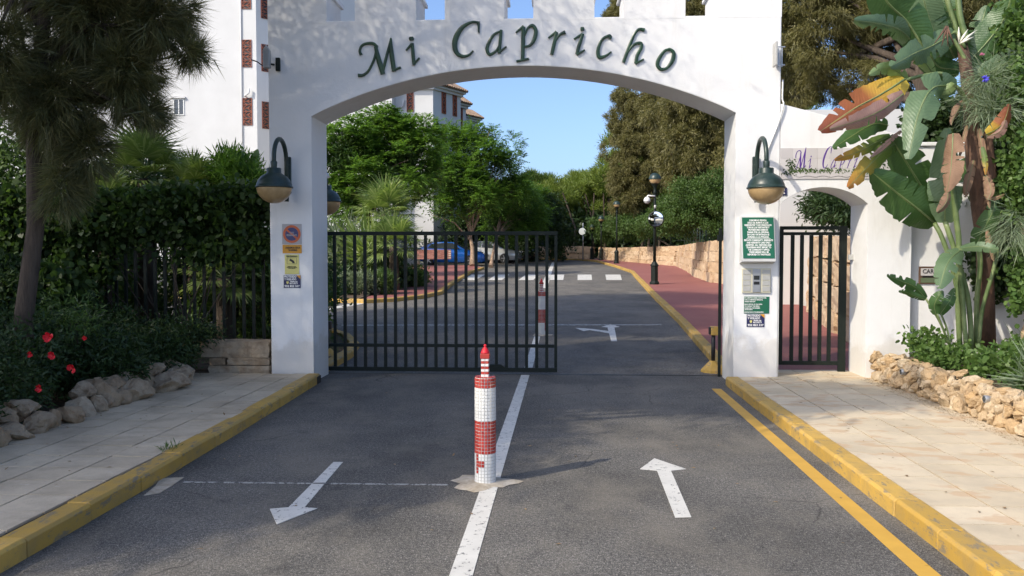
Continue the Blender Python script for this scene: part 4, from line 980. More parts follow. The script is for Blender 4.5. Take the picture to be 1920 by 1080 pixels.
# angled end bay
zt1 = cz_(166)
def bay(xp0, xp1, Y, ang_, ln, ztop, nm='bay'):
    x0, x1 = onY(xp0, 200, Y).x, onY(xp1, 200, Y).x; u = Vector((math.cos(ang_), math.sin(ang_)))
    f_ = [(x0, Y), (x1, Y), (x1+u.x*ln, Y+u.y*ln), (x1+u.x*ln-3, Y+u.y*ln+4), (x0, Y+7)]
    b_ = MB().prism([(x, y, z0) for x, y in f_], (0,0,ztop-z0)).build(nm, M['plaster_far'], fb)
    c0 = Vector((sum(x for x, y in f_)/5, sum(y for x, y in f_)/5))
    def grow(k): return [((Vector(p)-c0)*(1+k/(Vector(p)-c0).length)+c0) for p in f_]
    MB().prism([(p.x, p.y, ztop) for p in grow(.18)], (0,0,.16)).build('cornice', M['plaster_far'], b_)
    MB().prism([(p.x, p.y, ztop+.162) for p in grow(.38)], (0,0,.12)).build('cornice', M['plaster_far'], b_)
    # tiled eave: curved clay tiles along the roof edge
    e = [(p.x, p.y, ztop+.30) for p in grow(.55)]; ap = (c0.x, c0.y, ztop+1.9)
    mb = MB(); mb.add(e+[ap], [(i, (i+1) % 5, 5) for i in range(5)]+[(4,3,2,1,0)])
    for i in range(4):
        a_, b2_ = Vector(e[i]), Vector(e[(i+1) % 5]); n_ = int((b2_-a_).length/.22)
        for k in range(n_):
            s_ = a_.lerp(b2_, (k+.5)/n_); en = s_.lerp(Vector(ap), min(.9, 1.2/(Vector(ap)-s_).length*1.0)); mb.tube([s_+Vector((0,0,.02)), en+Vector((0,0,.05))], .085, 6, False)
    mb.build('roof', M['roof_tile'], fb); return x0, x1, u
x0_, x1_, u_ = bay(735, 812, YC+1.0, R(62), 3.0, cz_(163))
x0c, x1c, uc = bay(805, 828, YC+7.5, R(62), 3.0, onY(820, 193, YC+7.5).z)
x0d, x1d, ud = bay(826, 852, YC+15, R(60), 3.2, onY(850, 220, YC+15).z)
l2 = lattice_mesh(.42, 1.5); o2 = MB().bb(-.21, .21, -.006, .03, 0, 1.5).mesh('opening', M['black'])  # black panel standing in for shaded depth, as on the block
for xx, yy, Y in ((769,182,YC+1),(822,229,YC+7.5)):
    p_ = onY(xx, yy, Y); lattice(fb, l2, p_.x, Y-.004, p_.z-(.9 if xx < 800 else 0), 0, .42, 1.5, o2)
for xx, yy, X1, Y1, u in ((0,208,x1_,YC+1,u_),(0,275,x1_,YC+1,u_),(0,232,x1c,YC+7.5,uc)):
    for s_ in (1.1, 2.3): p_ = onY(815, yy, Y1); lattice(fb, l2, X1+u.x*s_+.004, Y1+u.y*s_-.004, p_.z, math.atan2(u.y, u.x), .42, 1.5, o2)
for xx in (): p_ = onY(xx, 212, YC+1); lattice(fb, l2, p_.x, YC+.995, p_.z-.3, 0, .42, 1.5, o2)
MB().tube([onY(747,200,YC+.85), onY(755,199,YC+.85), onY(757,186,YC+.85)], .06, 6).build('vent_pipe', M['plaster_far'], fb)
# ground floor office front
YO = 33.5
of = empty('community_office', (onY(650,400,YO).x, YO, .8), 'white office front with a dark name board and doorway behind the palms', 'building')
xa, xb_ = onY(560,400,YO).x, onY(712,400,YO).x; zO = onY(650,382,YO).z
MB().bb(xa, xb_, YO, YO+6, .6, zO).build('wall', M['plaster_far'], of)
q = onY(650,420,YO); MB().bb(onY(612,420,YO).x, onY(705,420,YO).x, YO-.08, YO-.01, onY(650,427,YO).z, onY(650,414,YO).z).build('name_board', M['black'], of)
text('lettering', 'COMMUNITY OFFICE', .24, (onY(628,420,YO).x, YO-.085, onY(650,420.5,YO).z), of, M['sign_white'], .004, onY(676,420,YO).x-onY(580,420,YO).x)
MB().bb(onY(637,450,YO).x, onY(661,450,YO).x, YO-.03, YO-.003, .9, onY(650,429,YO).z).build('door', M['glass'], of)
MB().bb(onY(663,430,YO).x, onY(674,430,YO).x, YO-.06, YO-.005, onY(668,434,YO).z, onY(668,424,YO).z).build('poster', M['white_plastic'], of)
MB().bb(onY(665,430,YO).x, onY(672,430,YO).x, YO-.07, YO-.061, onY(668,431,YO).z, onY(668,426,YO).z).build('poster_print', M['black'], of)

# ================================================================== STREET LAMPS ON THE DRIVE
def street_lamp(x, y, h, label, foot=True):
    z = G(y)+.10; t = empty('street_lamp', (x, y, z), label, 'street lamp', 'globe street lamps along the red pavement')
    MB().lathe((x,y,z), [(.17,0),(.17,.06),(.125,.12),(.125,.62),(.15,.66),(.09,.76),(.06,.8)], 8, False).build('pedestal', M['gate'], t)
    MB().cyl((x,y,z+.78), (x,y,z+h-.62), .055, .042, 12).build('pole', M['gate'], t)
    MB().lathe((x,y,z+h-.72), [(.05,0),(.075,.05),(.05,.10),(.05,.22),(.12,.33),(.14,.36)], 14).build('neck', M['gate'], t)
    c_ = (x, y, z+h-.17-.03); Rg = .20
    MB().lathe(c_, [(Rg*math.cos(a)*.985, Rg*math.sin(a)) for a in [R(-80)+R(80)*k/8 for k in range(9)]], 24).build('globe', M['globe'], t)
    MB().lathe(c_, [(.215,-.012),(.22,0),(.215,.012)]+[(.208*math.cos(a), .012+.205*math.sin(a)) for a in [R(90)*k/9 for k in range(10)]], 24).build('shade', M['lamp_green'], t)
    return t
P1 = onG(1227, 533, .1); hs = 210/(535-478+40)*0+3.95
l1 = street_lamp(P1.x, P1.y, onY(1227, 325, P1.y).z-G(P1.y)-.1, 'nearest globe street lamp, carrying a round traffic mirror')
P2 = onG(1156, 494, .1); street_lamp(P2.x, P2.y, onY(1156, 377, P2.y).z-G(P2.y)-.1, 'second globe street lamp on the kerb, before the long block wall')
P3 = onG(1127, 487.5, .1); street_lamp(P3.x, P3.y, onY(1127, 405, P3.y).z-G(P3.y)-.1, 'third globe street lamp, far down the drive')
P4 = onG(1110, 486, .1); street_lamp(P4.x, P4.y, onY(1111, 421, P4.y).z-G(P4.y)-.1, 'last and smallest globe street lamp by the forest')
# mirror and camera on the first lamp
mz = onY(1229, 411, P1.y).z; mz2 = onY(1215, 375, P1.y).z; D_ = 32*P1.y/1600
tm = empty('traffic_mirror', (P1.x, P1.y-.1, mz), 'round convex traffic mirror mounted on the nearest street lamp', 'mirror')
ry = .27; mc = Vector((P1.x+.03, P1.y-.12, mz)); Rm = Matrix.Rotation(R(-12), 3, 'Z')
mb = MB(); n = 28; prof = [(ry,0),(ry,-.03),(ry*.93,-.035)]
vs = [tuple(mc+Rm@Vector((r_*math.cos(2*math.pi*k/n), y_, r_*math.sin(2*math.pi*k/n)))) for r_, y_ in [(0,.02),(ry,.0),(ry*1.03,-.02),(ry*.93,-.04)] for k in range(n)]
mb.add(vs, [(i*n+k, i*n+(k+1) % n, (i+1)*n+(k+1) % n, (i+1)*n+k) for i in range(3) for k in range(n)]); mb.build('rim', M['black'], tm)
rr = [(ry*.93*math.sin(a)/math.sin(R(28)), -.04-.5*ry*.93*(math.cos(a)-math.cos(R(28)))/1) for a in [R(28)*k/6 for k in range(7)]]
mb = MB(); vs = [tuple(mc+Rm@Vector((r_*math.cos(2*math.pi*k/n), y_, r_*math.sin(2*math.pi*k/n)))) for r_, y_ in rr for k in range(n)]
mb.add(vs, [(i*n+k, i*n+(k+1) % n, (i+1)*n+(k+1) % n, (i+1)*n+k) for i in range(6) for k in range(n)], True); mb.build('mirror_glass', M['mirror'], tm)
MB().cyl((P1.x,P1.y,mz), mc, .02).build('bracket', M['gate'], tm)
cz = mz2; cc = empty('dome_camera', (P1.x-.3, P1.y, cz), 'white dome security camera on an arm of the nearest street lamp', 'camera')
MB().tube([(P1.x,P1.y-.05,cz+.13),(P1.x-.25,P1.y-.05,cz+.15),(P1.x-.27,P1.y-.05,cz+.1)], .028, 8).build('arm', M['white_plastic'], cc)
MB().lathe((P1.x-.28,P1.y-.05,cz-.05), [(.0,.16),(.06,.15),(.115,.07),(.12,.02),(.115,.0)], 18).build('housing', M['white_plastic'], cc)
MB().lathe((P1.x-.28,P1.y-.05,cz-.05), [(.10*math.cos(a), -.002-.085*math.sin(a)) for a in [R(90)*k/6 for k in range(7)]], 18).build('dome', M['grey_plastic'], cc)
MB().cyl((P1.x,P1.y-.07,mz2-.30),(P1.x,P1.y-.07,mz2-.18), .04).build('junction_box', M['grey_plastic'], l1)
q = onG(1093, 487, .1)
fm = empty('far_mirror_post', (q.x, q.y, q.z), 'thin pole with a small round mirror at the end of the drive', 'mirror')
MB().cyl((q.x,q.y,q.z),(q.x,q.y,onY(1093,418,q.y).z), .04, n=8).build('pole', M['grey_metal'], fm)
cz = onY(1093,434,q.y).z; MB().cyl((q.x-.05,q.y-.06,cz),(q.x-.05,q.y-.10,cz), .24, n=20).build('mirror_glass', M['mirror'], fm)
# wire mesh fence posts on the block wall
fp = empty('mesh_fence', (4.9, 30, 1.9), 'thin green post and wire fence above the long block wall', 'fence')
pm_ = MB().cyl((0,0,0),(0,0,1.6), .03, n=6).mesh('post', M['lamp_green'])
FP = [Vector((6.1,24,0)),Vector((6.6,30,0)),Vector((7.0,36.7,0)),Vector((4.9,44.2,0)),Vector((3.9,48,0))]
mbw = MB()
for i in range(4):
    for k in range(4 if i < 3 else 2):
        p_ = FP[i].lerp(FP[i+1], k/(4 if i < 3 else 2)); inst('post', pm_, fp, (p_.x, p_.y, G(p_.y)+1.0))
    for z_ in (1.2,1.5,1.8,2.1,2.4,2.55): a_, b_ = FP[i], FP[i+1]; mbw.tube([(a_.x,a_.y,G(a_.y)+z_),(b_.x,b_.y,G(b_.y)+z_)], .006, 4)
mbw.build('wires', M['lamp_green'], fp)
# low red brick wall in front of the blue car
q = onG(812, 503, .1); YK = q.y
bwall = empty('brick_wall', (onY(812,490,YK).x, YK, q.z), 'small raised red brick panel in front of the blue car', 'wall')
xA, xB = onY(776,490,YK).x, onY(846,490,YK).x; zA, zB = onY(812,486,YK).z, onY(812,468,YK).z
nb_ = int((xB-xA)/.27); rows_ = 9; bh = (zB-zA)/rows_; bmsh = MB().box((0,0,0), ((xB-xA)/nb_-.012, .12, bh-.012)).mesh('brick', M['brick'])
MB().bb(xA+.01, xB-.01, YK-.05, YK+.05, zA, zB-.01).build('mortar_core', M['mortar'], bwall)
for xx_ in (xA+.25, xB-.25): MB().bb(xx_-.06, xx_+.06, YK-.045, YK+.045, q.z-.1, zA).build('footing', M['bark'], bwall)
for j in range(rows_):
    for i in range(nb_ - (j % 2)): inst('brick', bmsh, bwall, (xA+(i+.5+(j % 2)*.5)*(xB-xA)/nb_, YK, zA+(j+.5)*bh))

# ================================================================== CARS
def car(name, loc, rot, label, paint_, L=4.1, H=1.42, W=1.72):
    t = empty(name, loc, label, 'car', 'cars parked under the trees')
    st = [ # x, sill z, belt z, roof z, half width at belt, half width at roof
        (0,.36,.62,.62,.70,.60),(.05,.24,.70,.72,.80,.66),(.25,.20,.80,.84,.85,.70),(.95,.20,.90,.93,.86,.66),(1.25,.20,.93,1.02,.86,.62),(1.85,.20,.94,1.38,.86,.56),(2.35,.20,.95,1.42,.86,.57),(3.0,.20,.97,1.38,.86,.56),(3.55,.22,.98,1.20,.85,.56),(3.9,.26,.98,1.02,.82,.60),(4.06,.34,.90,.92,.76,.62),(4.1,.42,.80,.80,.70,.60)]
    kx, kz, kw = L/4.1, H/1.42, W/1.72
    mb = MB(); vs = []
    for x, s_, b_, r_, wb, wr_ in st:
        ring = [(-wb*.9, s_), (-wb, s_+.12), (-wb, (s_+b_)/2), (-wb*.97, b_), (-wr_, max(b_+.005, r_-.03)), (0, max(b_+.01, r_)), (wr_, max(b_+.005, r_-.03)), (wb*.97, b_), (wb, (s_+b_)/2), (wb, s_+.12), (wb*.9, s_)]
        vs += [(x*kx-L/2, y*kw, z*kz) for y, z in ring]
    n = 11; fs = []; 
    for i in range(len(st)-1): fs += [(i*n+k, (i+1)*n+k, (i+1)*n+k+1, i*n+k+1) for k in range(n-1)]
    fs += [tuple(range(n)), tuple(range((len(st)-1)*n+n-1, (len(st)-1)*n-1, -1))]
    mb.add(vs, fs, True)
    Mw = Matrix.Translation(Vector(loc))@Matrix.Rotation(rot, 4, 'Z')
    def place(o, *a):
        o.parent = t; o.location = (0,0,0); return o
    def put(mbx, nm, m_):
        me = mbx.mesh(nm, m_); o = bpy.data.objects.new(nm, me); COL.objects.link(o); o.parent = t; WLOC[o.name] = Vector(loc); return o
    put(mb, 'body', M[paint_])
    for s_ in (-1, 1):
        g_ = MB(); q = lambda x, z, k=0: (x*kx-L/2, s_*(.865-(z-.95)*.62+k)*kw, z*kz)
        g_.prism([q(1.42,.98), q(2.28,1.0), q(2.28,1.33), q(1.86,1.31)], (0, s_*.012, 0)); g_.prism([q(2.36,1.0), q(3.35,1.02), q(3.10,1.27), q(2.36,1.33)], (0, s_*.012, 0))
        put(g_, 'side_window', M['glass'])
        for xw in (.82, 3.28):
            w_ = MB(); c_ = Vector((xw*kx-L/2, s_*(.78)*kw, .31)); w_.cyl(c_, c_+Vector((0,s_*.10,0)), .31, n=20); wo = put(w_, 'wheel', M['rubber'])
            r_ = MB(); r_.cyl(c_+Vector((0,s_*.09,0)), c_+Vector((0,s_*.112,0)), .06, n=10)
            for k in range(5): a = 2*math.pi*k/5; r_.box(c_+Vector((math.cos(a)*.11, s_*.104, math.sin(a)*.11)), (.20,.012,.05), Matrix.Rotation(-a, 3, 'Y'))
            ro = put(r_, 'rim', M['rim']); ro.parent = wo
        hl = MB().box((.14*kx-L/2, s_*.60*kw, .68*kz), (.22,.26,.12)); put(hl, 'headlight', M['lamp_glass'])
        tl = MB().box((4.0*kx-L/2, s_*.62*kw, .84*kz), (.14,.22,.14)); put(tl, 'tail_light', M['tail_red'])
    g_ = MB(); g_.prism([(1.22*kx-L/2, -.56*kw, 1.03*kz), (1.22*kx-L/2, .56*kw, 1.03*kz), (1.80*kx-L/2, .50*kw, 1.375*kz), (1.80*kx-L/2, -.50*kw, 1.375*kz)], (-.02,0,.02)); put(g_, 'windscreen', M['glass'])
    g_ = MB(); g_.prism([(3.62*kx-L/2, -.5*kw, 1.20*kz), (3.62*kx-L/2, .5*kw, 1.20*kz), (3.12*kx-L/2, .5*kw, 1.37*kz), (3.12*kx-L/2, -.5*kw, 1.37*kz)], (.02,0,.02)); put(g_, 'rear_window', M['glass'])
    MBb = MB().bb(-L/2-.03, -L/2+.15, -.72*kw, .72*kw, .28, .50); put(MBb, 'bumper', M[paint_])
    t.rotation_euler = (0,0,rot); return t
q = onG(842, 499); car('car', (q.x, q.y+.9, G(q.y+.9)), R(180), 'blue hatchback parked behind the gate beside the brick wall', 'car_blue')
q = onG(900, 496); car('car', (q.x+.3, q.y+2.6, G(q.y+2.6)), R(172), 'silver car parked behind the tree trunk next to the blue car', 'car_silver')
q = onG(948, 492.5); car('car', (q.x, q.y+2.5, G(q.y+2.5)), R(150), 'dark grey car parked farthest right under the trees', 'car_dark')
# ================================================================== TREES AND PLANTS
def E_(px_, py_, d, rx, ry=None, rz=None):
    """crown lobe: centre from a measured direction and distance, radii in metres"""
    c = atD(px_, py_, d); ry = rx if ry is None else ry; rz = rx if rz is None else rz
    return ((c.x, c.y, c.z), (rx, ry, rz))
def casuarina(label, base, top, ells, nclump, per, m_, r=.28, L=.24, W=.012, trunk=.2, group=None, droop=.7, inner=.35, bark='bark', spread=.45, shell=.62, out=.55, puff=0):
    t = plant('casuarina_tree', label, 'tree', base, group)
    mb = MB(); limbs(mb, base, top, ells, trunk, 14, 6); mb.build('trunk', M[bark], t)
    if puff: C, O = puffs(ells, nclump//14, 14, puff)
    else: C, O, _ = in_ells(ells, nclump, shell)
    a = tufts(C, O, per, r, L, W, droop, out, spread)
    C2, O2, _ = in_ells(ells, int(nclump*inner), .1); b = tufts(C2, O2, max(8, per//2), r*1.4, L, W*1.8, droop, .5, .6)
    me = leafmesh('crown', *cat(a, b), M[m_], 'blade'); link('crown', me, t); return t
# big weeping tree at the upper left, close to the camera
EL = [E_(185,40,8.6,.55,.6,.55), E_(300,40,8.6,.26,.4,.36), E_(110,-90,8.7,.8), E_(290,-70,8.8,.4), E_(105,200,8.3,.42,.5,.50), E_(235,150,8.5,.34,.4,.36), E_(275,215,8.5,.14,.25,.14), E_(120,345,8.2,.17,.26,.32), E_(15,120,8.0,.30,.4,.5), E_(165,290,8.3,.20,.25,.28), E_(355,100,8.6,.12,.25,.10), E_(360,30,8.6,.06,.2,.12)]
casuarina('dark weeping tree with hanging needle branches in the upper left corner', (-5.08,-2.7,.05), (-4.95,-2.4,5.5), EL, 2000, 46, 'casu_near', r=.055, L=.19, W=.0075, inner=.12, trunk=.095, spread=.42, droop=.4, out=.7, shell=.35, bark='bark')
# shade trees on the left, outside the picture, whose shadows fall on road, pavement and arch
sh = [((-9.5,-8.3,6.5),(2.9,3.1,1.4)),((-6.1,-5.7,6.6),(2.6,1.0,.9)),((-7.2,-5.9,6.2),(1.4,.7,.6)),((-3.3,-6.3,6.4),(1.3,.6,.5))]
casuarina('tall shade tree in the left garden just outside the picture', (-9.4,-8.5,0), (-9.2,-8.0,6.8), sh, 1250, 60, 'casu_near', r=.42, L=.34, W=.03, trunk=.22)
sh = [((-4.9,-2.9,7.3),(2.3,1.6,1.3)),((-9.2,-4.4,7.6),(2.4,1.5,1.6)),((-9.4,-1.6,7.6),(2.2,1.6,1.2))]
casuarina('tall tree behind the left fence outside the picture', (-9.4,-2.2,0), (-8.6,-2.6,7), sh, 560, 150, 'casu_near', r=.75, L=.17, W=.011, trunk=.24)
sh = [((-7.0,1.2,8.6),(3.0,2.6,1.3)),((-7.9,5.1,10.5),(3.2,2.5,1.4)),((-11.2,1.8,8.6),(1.9,2.2,1.1))]
casuarina('dense tree in the left garden shading the drive behind the gate', (-11.5,2.5,.05), (-9.5,2.8,8.4), sh, 1500, 60, 'casu_near', r=.5, L=.36, W=.035, trunk=.25)

# big olive brown trees along the right
def rt_(label, base, top, ells, n, **k): return casuarina(label, base, top, ells, n, 150, 'casu_far', r=k.pop('r', .22), L=k.pop('L', .17), W=k.pop('W', .03), puff=k.pop('puff', .75), trunk=.3, group='olive brown weeping trees on the right', droop=.5, inner=.3, spread=.6, shell=.7, **k)
rt_('tall olive brown weeping tree nearest the sky gap inside the arch', (8.6,42,1.1), (8.2,42,13), [E_(1215,200,54,2.0,2.2,1.9),E_(1230,300,54,2.5,2.4,2.5),E_(1190,380,55,1.7,2,1.6),E_(1190,10,55,1.7,2,2.6),E_(1245,110,55,2.2,2,2.2),E_(1165,190,54,.6,.8,.45),E_(1160,265,54,.8,1,.6),E_(1158,330,54.5,.9,1.2,.8),E_(1160,20,55,.5,1,.9),E_(1300,250,53,2,2,3),E_(1185,250,54,1.2,1.4,1.6)], 2300)
rt_('wide olive brown weeping tree above the stone block wall', (9.3,23,.6), (9.3,23,9), [E_(1290,200,35,1.7,2,1.5),E_(1300,290,34,1.5,2,1.3),E_(1340,340,33,.9,1.5,1.6),E_(1330,90,36,2,2,2),E_(1320,-20,36,1.8,2,1.8),E_(1430,100,36,2.6,2,2.6)], 2000)
rt_('tall dark weeping tree standing behind the right wall of the arch', (9.5,12,.4), (9.4,12,8), [E_(1530,60,24,1.5,1.6,1.6),E_(1640,160,24,1.2,1.5,1.0),E_(1500,150,25,.8,1.2,.8),E_(1650,20,24,1.4,1.6,1.5),E_(1560,-80,24,1.8,1.8,1.5),E_(1750,0,24,1.2,1.2,1.8)], 1500, r=.17, L=.17, W=.015, puff=.42)
rt_('dark weeping tree filling the top right corner behind the climbers', (12.0,8,.3), (12,8,7), [E_(1850,40,20,1.2,1.2,1.6),E_(1960,120,20,1.6,1.4,1.8),E_(1800,-60,20,1.3,1.2,1.2),E_(1880,300,20,1.3,1.2,1.8)], 1000, r=.17, L=.17, W=.015, puff=.42)
def leafy(name, label, base, ells, n, per, m_, L=.10, W=.045, r=.25, kind='rhomb', cat_='shrub', group=None, stems=6, shell=.45, droop=.1, sr=.02, out=.5):
    t = plant(name, label, cat_, base, group)
    mb = MB(); B = Vector(base)
    for i in range(stems):
        e = random.choice(ells); mb.tube([B+Vector((random.uniform(-.15,.15), random.uniform(-.1,.1), -.05)), B.lerp(Vector(e[0]), .55)+Vector((random.uniform(-.1,.1),)*3), Vector(e[0])+Vector([random.uniform(-.5,.5)*v for v in e[1]])], [sr, sr*.7, sr*.3], 6, False)
    mb.build('stems', M['bark'], t)
    if r >= .3: C, O = puffs(ells, max(4, n//14), 14, r*1.25, .6); r *= .6
    else: C, O, _ = in_ells(ells, n, shell)
    a = tufts(C, O, per, r, L, W, droop, out, .8)
    link('foliage', leafmesh('foliage', *a, M[m_], kind), t); return t
leafy('green_shrub', 'large green leafy shrub above the block wall left of the right pillar', (8.3,21.5,1.2), [E_(1300,382,33,1.2,1.4,.95),E_(1345,375,32,.9,1.2,1.0),E_(1262,408,34,.7,1,.5)], 1500, 44, 'mid_leaf', .085, .042, .35)
leafy('green_shrub', 'low green bushes behind the second street lamp', (7.8,42,1.6), [E_(1190,425,54,1.5,1.6,.55),E_(1140,430,60,1.4,1.5,.55),E_(1225,425,49,1.2,1.6,.5)], 1100, 36, 'mid_leaf', .12, .055, .42)
leafy('green_shrub', 'dark shrub with small leaves growing over the rocks behind the footpath gate', (7.2,9.5,.4), [((6.3,8.6,2.75),(.75,1.2,.65)),((6.9,9.6,3.2),(.8,1.,.8)),((5.75,8.9,2.65),(.25,.6,.25))], 420, 26, 'dark_leaf', .13, .04, .22)

# pinnate street trees on the left island
def feather_tree(label, base, top, ells, n, trunk=.12, per=5, L=.75, m_='pinnate', group='feathery green trees by the parked cars'):
    t = plant('feathery_tree', label, 'tree', base, group)
    mb = MB(); limbs(mb, base, top, ells, trunk, 16, 6); mb.build('trunk', M['bark_pale'], t)
    C, O = puffs(ells, n//7, 8, .62, .6, .6); a = fronds(C, O, per, L*.8, 7, .17, .062)
    C2, O2, _ = in_ells([(e[0], tuple(v*.8 for v in e[1])) for e in ells], n, .0); b = tufts(C2, O2, 16, .35, .18, .07, .2, .5, .9)
    link('crown', leafmesh('crown', *a, M[m_], 'rhomb'), t); link('inner_shade_leaves', leafmesh('inner_shade_leaves', *b, M['mid_leaf'], 'rhomb'), t); return t  # inner leaves in a darker green: the crown's inner shade put into the colour
q = onG(886, 499, .1)
feather_tree('feathery green tree with a pale trunk in front of the blue car', q, atD(880, 400, 50), [E_(880,300,49,2.2,2,1.5),E_(840,340,48,1.5,1.6,1.2),E_(940,300,49.5,1.5,1.6,1.3),E_(880,372,48,1.6,1.6,1.0),E_(955,350,50,1.2,1.4,1.0),E_(905,258,49,.8,1,.6),E_(825,395,47.5,.9,1,.6),E_(860,268,49,.9,1,.7)], 620, .14)
q = onG(918, 500, .1)
feather_tree('thin feathery tree behind the second pale trunk by the silver car', (q.x, q.y+1, q.z), atD(940, 400, 52), [E_(975,400,53,1.2,1.5,1.3),E_(940,420,52,1.2,1.4,.9),E_(1000,410,55,.9,1.2,1.1),E_(990,370,55,.8,1,.6)], 300, .10)
feather_tree('wide feathery green tree left of the drive in front of the far wing', (-7.9,24.5,.7), atD(690, 330, 36), [E_(700,270,36,1.7,1.6,1.1),E_(650,300,35,1.2,1.4,1.4),E_(760,300,36,1.3,1.5,1.2),E_(720,340,35,1.5,1.5,.9),E_(650,370,35,.9,1.2,.7),E_(780,260,37,.9,1.2,.6),E_(700,235,36,.9,1.2,.5),E_(790,350,36,.7,1,.8)], 720, .15, L=.6)
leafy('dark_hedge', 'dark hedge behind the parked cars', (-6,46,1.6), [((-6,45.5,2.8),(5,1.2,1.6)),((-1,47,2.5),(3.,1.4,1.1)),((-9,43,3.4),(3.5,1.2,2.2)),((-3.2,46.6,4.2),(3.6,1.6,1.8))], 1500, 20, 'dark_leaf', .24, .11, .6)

# umbrella pines of the forest at the end of the drive
def pine(label, base, h, wd, seed, sc_=1):
    t = plant('umbrella_pine', label, 'tree', base, 'umbrella pines at the end of the drive'); B = Vector(base)
    top = B+Vector((random.uniform(-1,1), random.uniform(-1,1), h*.8))
    ells = [((B.x+random.uniform(-1,1)*wd*.55, B.y+random.uniform(-1,1)*wd*.55, B.z+h*random.uniform(.74,.9)), (wd*.55, wd*.55, h*.13)) for _ in range(6)]
    ells += [((B.x+random.uniform(-1,1)*wd*.5, B.y+random.uniform(-1,1)*wd*.5, B.z+h*random.uniform(.55,.7)), (wd*.35, wd*.35, h*.10)) for _ in range(2)]
    mb = MB(); limbs(mb, B, top, ells, .28, 10, 6); mb.build('trunk', M['bark'], t)
    C, O = puffs(ells, 60, 12, .65, .65, .55); a = tufts(C, O, 36, .28, .26, .05, -.5, .7, .6)
    link('crown', leafmesh('crown', *a, M['pine'], 'blade'), t); return t
pins = []
spots = [(-11,60,6.6),(-6.5,58.5,6.0),(-3.2,63,6.6),(.2,59,5.8),(3.0,62,6.6),(6.2,57.5,6.8),(9.5,62,9.2),(-10.5,66,7.2),(-8,70,7.2),(-2,73,7.4),(5,71,8.0),(11,70,11.5),(-13,70,9),(15,60,13)]
for i, (x, y, h) in enumerate(spots):
    if i < 4: pins.append(pine('x', (x, y, G(y)), h, 3.6, i)); o = pins[-1]
    else:
        s_ = i % 4; o = copy_tree(pins[s_], None, Vector((x, y, Gf(y)))); k = h/[6.6,6.0,6.6,5.8][s_]; o.scale = (k*1.05, k*1.05, k); o.rotation_euler[2] = i*1.3
    o['label'] = ['umbrella pine at the left end of the forest behind the cars','umbrella pine behind the dark grey car','umbrella pine straight behind the zebra crossing','umbrella pine in line with the end of the drive','umbrella pine left of the far mirror pole','umbrella pine behind the third street lamp','umbrella pine rising behind the second street lamp','back row umbrella pine behind the far wing','back row umbrella pine above the parked cars','back row umbrella pine above the end of the drive','back row umbrella pine left of the olive brown trees','tall umbrella pine behind the olive brown trees','umbrella pine hidden behind the left buildings','tall umbrella pine behind the green shrub'][i]
# dark understorey of the forest: a mass of stems and leaves
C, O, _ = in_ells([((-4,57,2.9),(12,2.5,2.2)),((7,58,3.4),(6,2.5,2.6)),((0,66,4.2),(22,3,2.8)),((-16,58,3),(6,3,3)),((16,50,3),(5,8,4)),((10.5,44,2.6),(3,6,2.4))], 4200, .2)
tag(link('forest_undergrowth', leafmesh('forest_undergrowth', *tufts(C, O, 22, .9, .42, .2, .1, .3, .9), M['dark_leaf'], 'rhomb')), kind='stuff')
mb = MB()
for i in range(46):
    x = random.uniform(-12, 9); y = random.uniform(54.5, 60); mb.tube([(x,y,Gf(y)-.1),(x+random.uniform(-.3,.3),y,Gf(y)+2.2),(x+random.uniform(-.9,.9),y,Gf(y)+5)], [.11,.09,.05], 6, False)
tag(mb.build('forest_stems', M['bark']), kind='stuff')
# distant wood on both sides, reads as one mass
C, O, _ = in_ells([((-70,120,4),(60,20,7)),((60,120,5),(60,20,8)),((0,130,4),(60,14,7)),((60,30,6),(20,50,8)),((-75,30,6),(20,50,8))], 7000, .5)
tag(link('distant_wood', leafmesh('distant_wood', *tufts(C, O, 22, 2.2, .7, .3, 0, .4, .8), M['pine'], 'rhomb')), kind='stuff')

# ------------------------------------------------------------ left garden
# fence behind the bench
lf = empty('garden_fence', (-6.5, .55, .1), 'black barred garden fence overgrown with ivy left of the arch', 'fence')
zf = onY(400, 434, .55).z
MB().bb(-11.5, -3.62, .53, .575, zf-.05, zf).build('top_rail', M['gate'], lf); MB().bb(-11.5, -3.62, .53, .575, .32, .37).build('bottom_rail', M['gate'], lf)
bme = MB().bb(-.018, .018, -.016, .016, 0, zf-.371-.051).mesh('bar', M['gate'])
for i in range(58): inst('bar', bme, lf, (-3.75-i*.1335, .552, .3715))
def ivy(label, ells, n, per=24, m_='ivy', L=.075, W=.075, base=(-5,.55,.1), name='ivy_climber'):
    return leafy(name, label, base, ells, n, per, m_, L, W, .13, 'hex', 'climber', None, 10, .3, .25, .012)
ivy('thick ivy hanging over the top of the garden fence', [((-4.3,.50,2.18),(.56,.22,.30)),((-5.1,.50,2.15),(.7,.24,.34)),((-6.1,.50,2.05),(.6,.26,.40)),((-7.3,.50,2.0),(.9,.26,.5)),((-4.0,.42,1.75),(.20,.1,.22))], 1150)
ivy('loose ivy trailing down the fence bars beside the left pillar', [((-4.75,.42,1.62),(.8,.1,.16)),((-6.3,.40,1.35),(.5,.14,.5)),((-7.6,.40,1.2),(1.,.2,.8))], 230)
ivy('broad leaved creeper spreading over the hedge at the left edge', [((-6.2,-.5,1.15),(.5,.35,.30)),((-6.9,-.6,1.1),(.7,.4,.5))], 360, 20, 'ivy', .09, .085)
HB = lambda label, base, ells, n, m_='dark_leaf', **k: leafy('dark_bush', label, base, ells, n, 24, m_, k.get('L', .06), k.get('W', .022), .12, 'rhomb', 'bush', 'dark bushes in the left flower bed', 8, .5, .05, .012)
